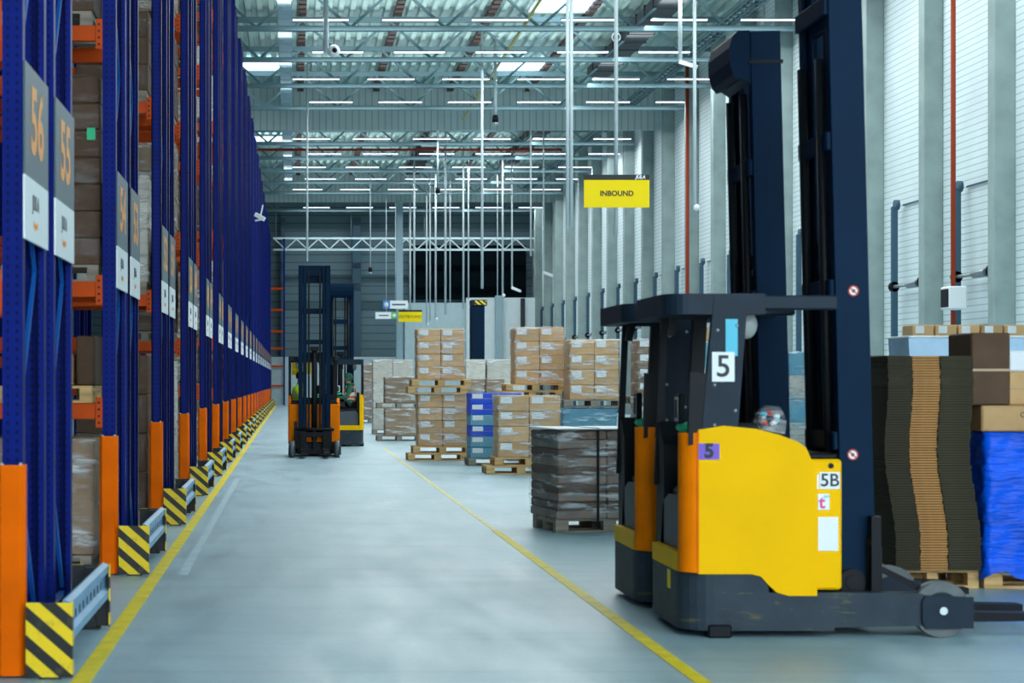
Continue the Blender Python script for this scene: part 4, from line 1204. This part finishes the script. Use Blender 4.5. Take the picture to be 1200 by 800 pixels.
def driver(loc, rz, label, top, vest, hood, cap):
    """seated, facing local +x, seat surface at z = 0"""
    t = thing('person', label, 'person', loc, rz)
    pel = (0, 0, 0.10)
    L = lambda *a: a
    ch = [[(pel, (0.15, 0.13)), ((0.0, 0, 0.25), (0.14, 0.115)), ((0.0, 0, 0.40), (0.165, 0.12)), ((-0.01, 0, 0.52), (0.13, 0.09)), ((0.02, 0, 0.60), 0.055), ((0.04, 0, 0.66), (0.07, 0.075)), ((0.05, 0, 0.74), (0.078, 0.095)), ((0.045, 0, 0.82), (0.068, 0.08))]]
    hands = []
    for s in (-1, 1):
        sh = (-0.01, s*0.17, 0.50); el = (0.10, s*0.25, 0.26); wr = (0.34, s*0.14, 0.28); pm = (0.41, s*0.12, 0.285)
        ch.append([((-0.01, 0, 0.52), (0.13, 0.09)), (sh, 0.065), ((0.05, s*0.22, 0.38), 0.055), (el, 0.046), ((0.2, s*0.2, 0.27), 0.042), (wr, 0.029), (pm, (0.034, 0.02))])
        for q, (dy, ln) in enumerate(((-0.027, 0.07), (-0.009, 0.08), (0.009, 0.075), (0.027, 0.06))):
            b0 = (pm[0]+0.03, pm[1]+dy, pm[2])
            ch.append([(pm, (0.034, 0.02)), (b0, 0.010), ((b0[0]+ln*.5, b0[1], b0[2]-0.012), 0.009), ((b0[0]+ln*.75, b0[1], b0[2]-0.045), 0.008)])
        ch.append([(pm, (0.034, 0.02)), ((pm[0]-0.005, pm[1]-s*0.035, pm[2]-0.005), 0.011), ((pm[0]+0.03, pm[1]-s*0.05, pm[2]-0.02), 0.009)])
        hip = (0.04, s*0.10, 0.09); kn = (0.44, s*0.13, 0.10); an = (0.40, s*0.12, -0.36)
        ch.append([(pel, (0.15, 0.13)), (hip, 0.085), ((0.24, s*0.12, 0.10), 0.078), (kn, 0.058), ((0.42, s*0.125, -0.1), 0.056), (an, 0.038), ((0.42, s*0.12, -0.41), 0.04), ((0.54, s*0.13, -0.42), 0.032)])
    def col(c):
        if c.z > 0.595: return 0
        if c.x > 0.345 and c.z > 0.2: return 0
        if c.z < 0.16 : return 2
        return 1
    me = skin_mesh(ch, 'body', [SKIN, top, DARKCL], col)
    inst('body', me, t)
    # vest over the torso: skinned shell with bands
    vch = [[((0, 0, 0.13), (0.165, 0.145)), ((0.0, 0, 0.27), (0.16, 0.135)), ((0.0, 0, 0.40), (0.18, 0.14)), ((-0.01, 0, 0.51), (0.15, 0.11)), ((0.0, 0, 0.56), 0.085)]]
    def vcol(c): return 1 if (0.20 < c.z < 0.25 or 0.32 < c.z < 0.36 or (c.z > 0.36 and 0.08 < abs(c.y) < 0.12)) else 0
    inst('vest', skin_mesh(vch, 'vest', [vest, REFL], vcol, 3), t)
    # face
    hd = MB(); hd.sphere((0.128, 0, 0.735), 0.018, 8, 6, (1, 0.8, 1.4)); hd.build('nose', SKIN, t)
    for s in (-1, 1): MB().sphere((0.112, s*0.032, 0.765), 0.011, 8, 6).build('eye', HAIR, t)
    MB().box(0.108, 0.118, -0.022, 0.022, 0.688, 0.694, 0.001).build('mouth', RED, t)
    for s in (-1, 1): MB().sphere((0.04, s*0.092, 0.745), 0.03, 8, 6, (0.6, 0.35, 1)).build('ear', SKIN, t)
    # hair, cap or hood
    s = MB()
    n0 = len(s.v)
    s.sphere((0.035, 0, 0.775), 0.125 if hood else 0.112, 16, 10, (0.95, 0.85, 0.95))
    f2 = []; m2 = []; sm2 = []
    for f, mm, sm in zip(s.f, s.m, s.sm):
        c = sum((Vector(s.v[i]) for i in f), Vector())/len(f)
        if c.x > 0.085 and c.z < 0.80 or c.z < (0.66 if hood else 0.72): continue
        f2.append(f); m2.append(mm); sm2.append(sm)
    s.f, s.m, s.sm = f2, m2, sm2
    s.build('hood' if hood else 'hair', top if hood else HAIR, t)
    if hood: MB().torus((0.0, 0, 0.60), 0.085, 0.035, 'z', 18, 8).build('collar', top, t)
    return t
driver((1.2+0.22, 44.7+0.29, 0.93), R(180), 'person in green hoodie and orange hi-vis vest seated in the rear truck', GREENJ, VESTO, True, False)
driver((0.465-0.33, 39.9-0.31, 0.95), R(-15), 'person in yellow hi-vis jacket seated in the truck facing the camera', VESTY, VESTY, False, True)

# lift mast with hazard cap behind the stacks
D = 58
t = thing('lift_mast', 'slate lift mast with striped cap rising behind the tall carton stack', 'mast', (gx(552, D), D, 0))
wv = gx(568, D)-gx(552, D)
MB().box(0, wv, 0, 0.5, 0, gz(358, D), 0.02).build('column', MASTM, t)
MB().box(0.0, wv+0.08, -0.03, 0.55, gz(358, D), gz(351, D), 0.02).build('head', SLATE, t)
MB().box(0.12, wv+0.06, -0.05, -0.031, gz(357, D), gz(352, D)).build('striped_plate', STRIPE, t)
MB().box(0.12, 0.16, -0.02, 0.0, 0, gz(360, D)).build('channel', BLACK, t)
MB().box(-0.2, wv+0.2, -0.1, 0.7, 0, 0.15, 0.02).build('base', SLATE, t)

# ------------------------------------------------------------------ hanging things
def pole(px, pyb, D, r, end, label, ztop=14.55, name='ceiling_pole'):
    X = gx(px, D); zb = gz(pyb, D)
    t = thing(name, label, 'hanging pole', (X, D, zb), 0, 'poles hanging from the roof')
    MB().cyl((0, 0, 0), (0, 0, ztop-zb), r, 8).build('tube', POLE, t)
    MB().cyl((0, 0, ztop-zb-0.05), (0, 0, ztop-zb), r*2.5, 8).build('flange', POLE, t)
    if end == 'dome':
        MB().bar((0, 0, 0.05), (0.16, 0, 0.05), 0.08).build('bracket', SIGNW, t)
        d = MB().sphere((0.25, -0.05, 0.05), 0.2, 16, 10).build('camera_housing', SIGNW, t)
        MB().sphere((0.27, -0.2, 0.05), 0.09, 12, 8).build('lens', BLACK, d)
    elif end == 'cam':
        MB().bar((0, 0, 0), (0.12, -0.05, -0.02), 0.05).build('bracket', SIGNW, t)
        MB().bar((0.0, 0.0, 0.04), (0.42, -0.3, -0.16), 0.14, 0.12).build('camera_body', SIGNW, t)
    elif end == 'sensor':
        MB().cyl((0, 0, -0.28), (0, 0, 0.0), 0.12, 12).build('sensor', BLACK, t)
        MB().cyl((0, 0, -0.36), (0, 0, -0.28), 0.07, 12, 0.12).build('sensor_tip', STEEL, t)
    elif end == 'knob':
        MB().sphere((0.05, 0, 0), r*1.9, 10, 6).build('end_fitting', SIGNW, t)
    return t
PL = [
 (382, 62, 58, .085, 'dome', 'thick white pole with dome camera near the top left of the roof'),
 (665, 268, 50, .05, 'none', 'left of the twin white poles left of the inbound sign'),
 (669.5, 266, 50, .05, 'none', 'right of the twin white poles left of the inbound sign'),
 (797, 74, 53.5, .06, 'cam', 'short white pole with box camera right of the inbound sign'),
 (814, 243, 50, .05, 'knob', 'long white pole right of the inbound sign'),
 (893.5, 40, 62, .085, 'none', 'white pole ending above the far truck mast'),
 (565, 338, 66, .05, 'none', 'long white pole left of the hazard striped mast'),
 (360, 306, 74, .045, 'none', 'thin white pole above the first aisle truck'),
 (580.5, 135, 68, .06, 'sensor', 'short pole with black sensor right of the roof centre'),
 (513, 220, 88, .045, 'sensor', 'short pole with sensor at the middle of the far roof'),
 (622, 300, 80, .04, 'none', 'thin pole right of the hazard striped mast'),
 (637, 320, 85, .04, 'cam', 'thin pole with camera at the far right wall'),
 (485.5, 355, 96, .05, 'none', 'far pole above the carton stack, farthest left'),
 (500, 380, 108, .04, 'knob', 'far pole above the carton stack, second from left'),
 (504, 376, 104, .04, 'none', 'far pole above the carton stack, third from left'),
 (510.5, 374, 100, .05, 'knob', 'far pole above the carton stack, fourth from left'),
 (522, 368, 92, .055, 'none', 'far pole above the carton stack, fifth from left'),
 (527.5, 354, 104, .035, 'none', 'far pole above the carton stack, sixth from left'),
 (543, 362, 95, .05, 'none', 'far pole above the carton stack, seventh from left'),
 (549, 350, 99, .04, 'none', 'far pole just left of the hazard striped mast'),
 (589, 346, 94, .05, 'knob', 'far pole before the dark opening, nearer the wall'),
 (583, 346, 104, .03, 'none', 'thin far pole before the dark opening'),
 (600, 338, 97, .045, 'cam', 'far pole with camera before the dark opening'),
 (434, 313, 102, .03, 'sensor', 'thin far pole with sensor left of the far signs'),
]
for a in PL: pole(*a)
# rack-mounted camera
t = thing('security_camera', 'white security camera on an arm at the rack fronts', 'camera', (-1.42, 68.2, gz(258, 68)))
MB().bar((0, 0, 0.0), (0.25, 0, 0.05), 0.06).build('arm', SIGNW, t)
MB().bar((0.02, -0.25, 0.22), (0.36, -0.35, 0.02), 0.17, 0.15).build('camera_body', SIGNW, t)
MB().bar((0.18, 0.1, 0.05), (0.30, 0.1, 0.6), 0.05).build('stay', SIGNW, t)

def hanging_sign(px0, px1, py0, py1, D, label, text=None, board=SIGNY, top=True, logo=False, cap=0.16, ztop=14.5):
    X0, X1, Z1, Z0 = gx(px0, D), gx(px1, D), gz(py0, D), gz(py1, D)
    t = thing('hanging_sign', label, 'sign', ((X0+X1)/2, D, Z0))
    w = X1-X0; h = Z1-Z0
    b = MB().box(-w/2, w/2, 0, 0.05, 0, h*(1-cap) if top else h, 0.004).build('board', board, t)
    if top:
        hb = MB().box(-w/2, w/2, -0.005, 0.055, h*(1-cap), h, 0.004).build('header', INK, t)
        if logo: inst('lettering', text_mesh('JULA', 0.10, PAPER, 0.005, 0.3), hb, (w*0.36, -0.008, h*(1-cap/2)), (R(90), 0, 0))
    if text: inst('lettering', text_mesh(*text), b, (0.0, -0.004, h*0.42), (R(90), 0, 0))
    MB().cyl((0, 0.09, -0.6 if logo else 0), (0, 0.09, ztop-Z0), 0.045 if D < 60 else 0.06, 8).build('pole', POLE, t)
    if logo: MB().torus((0, 0.09, gz(43, D)-Z0), 0.09, 0.02, 'y').build('ring', STEEL, t)
    return t
hanging_sign(684.5, 761, 204.5, 243, 40, 'yellow INBOUND sign with black header hanging over the floor', ('INBOUND', 0.16, INK, 0.0045), logo=True)
hanging_sign(467, 494.5, 363, 377, 114, 'small far yellow sign with dark writing, hung before the back wall', ('OUTBOUND', 0.25, INK, 0.001))
def small_sign(px0, px1, py0, py1, D, label, left, right, ml, mr, split):
    X0, X1, Z1, Z0 = gx(px0, D), gx(px1, D), gz(py0, D), gz(py1, D)
    t = thing('hanging_sign', label, 'sign', (X0, D, Z0)); w = X1-X0; h = Z1-Z0
    MB().box(0, w*split, 0, 0.05, 0, h).build('board', ml, t)
    MB().box(w*split, w, 0, 0.05, 0, h).build('board', mr, t)
    MB().cyl((w*0.5, 0.08, 0.1), (w*0.5, 0.08, 14.5-Z0), 0.02, 6).build('hanger', POLE, t)
    return t, w, h
t, w, h = small_sign(449, 478, 352, 361.5, 113, 'white and blue far sign above the yellow one', None, None, mat('sign_blue', (0.05, 0.25, 0.6), 0.5), SIGNW, 0.28)
MB().sphere((w*0.13, -0.02, h*0.5), h*0.25, 10, 6, (1, 0.1, 1.2)).build('pictogram', PAPER, t)
MB().box(w*0.36, w*0.9, -0.004, 0, h*0.4, h*0.6).build('lettering', SIGNG, t)
t, w, h = small_sign(440, 465.5, 365.5, 373.5, 112, 'white and green far sign left of the yellow one', None, None, SIGNW, mat('sign_green', (0.1, 0.5, 0.12), 0.5), 0.72)
MB().sphere((w*0.86, -0.02, h*0.5), h*0.25, 10, 6, (1.2, 0.1, 1)).build('pictogram', PAPER, t)
MB().box(w*0.15, w*0.6, -0.004, 0, h*0.42, h*0.58).build('lettering', SIGNG, t)

# ------------------------------------------------------------------ light, camera
wd = bpy.data.worlds.new('World'); bpy.context.scene.world = wd; wd.use_nodes = True
bg = wd.node_tree.nodes['Background']; bg.inputs[0].default_value = (0.80, 0.92, 1.0, 1); bg.inputs[1].default_value = 5.6

cam = bpy.data.cameras.new('camera'); co = bpy.data.objects.new('camera', cam); C.objects.link(co)
co.location = (0, 0, H); co.rotation_euler = (R(90), 0, 0)
cam.sensor_width = 36; cam.lens = F/1200*36
cam.shift_x = (600-VX)/1200; cam.shift_y = (VY-400)/1200
cam.clip_end = 500
cam.dof.use_dof = True; cam.dof.focus_distance = 30; cam.dof.aperture_fstop = 3.5
sc = bpy.context.scene; sc.camera = co
sc.view_settings.view_transform = 'Standard'; sc.view_settings.look = 'None'
sc.view_settings.exposure = 0.0; sc.view_settings.gamma = 1.0; sc.view_settings.use_curve_mapping = False
sc.cycles.use_denoising = True
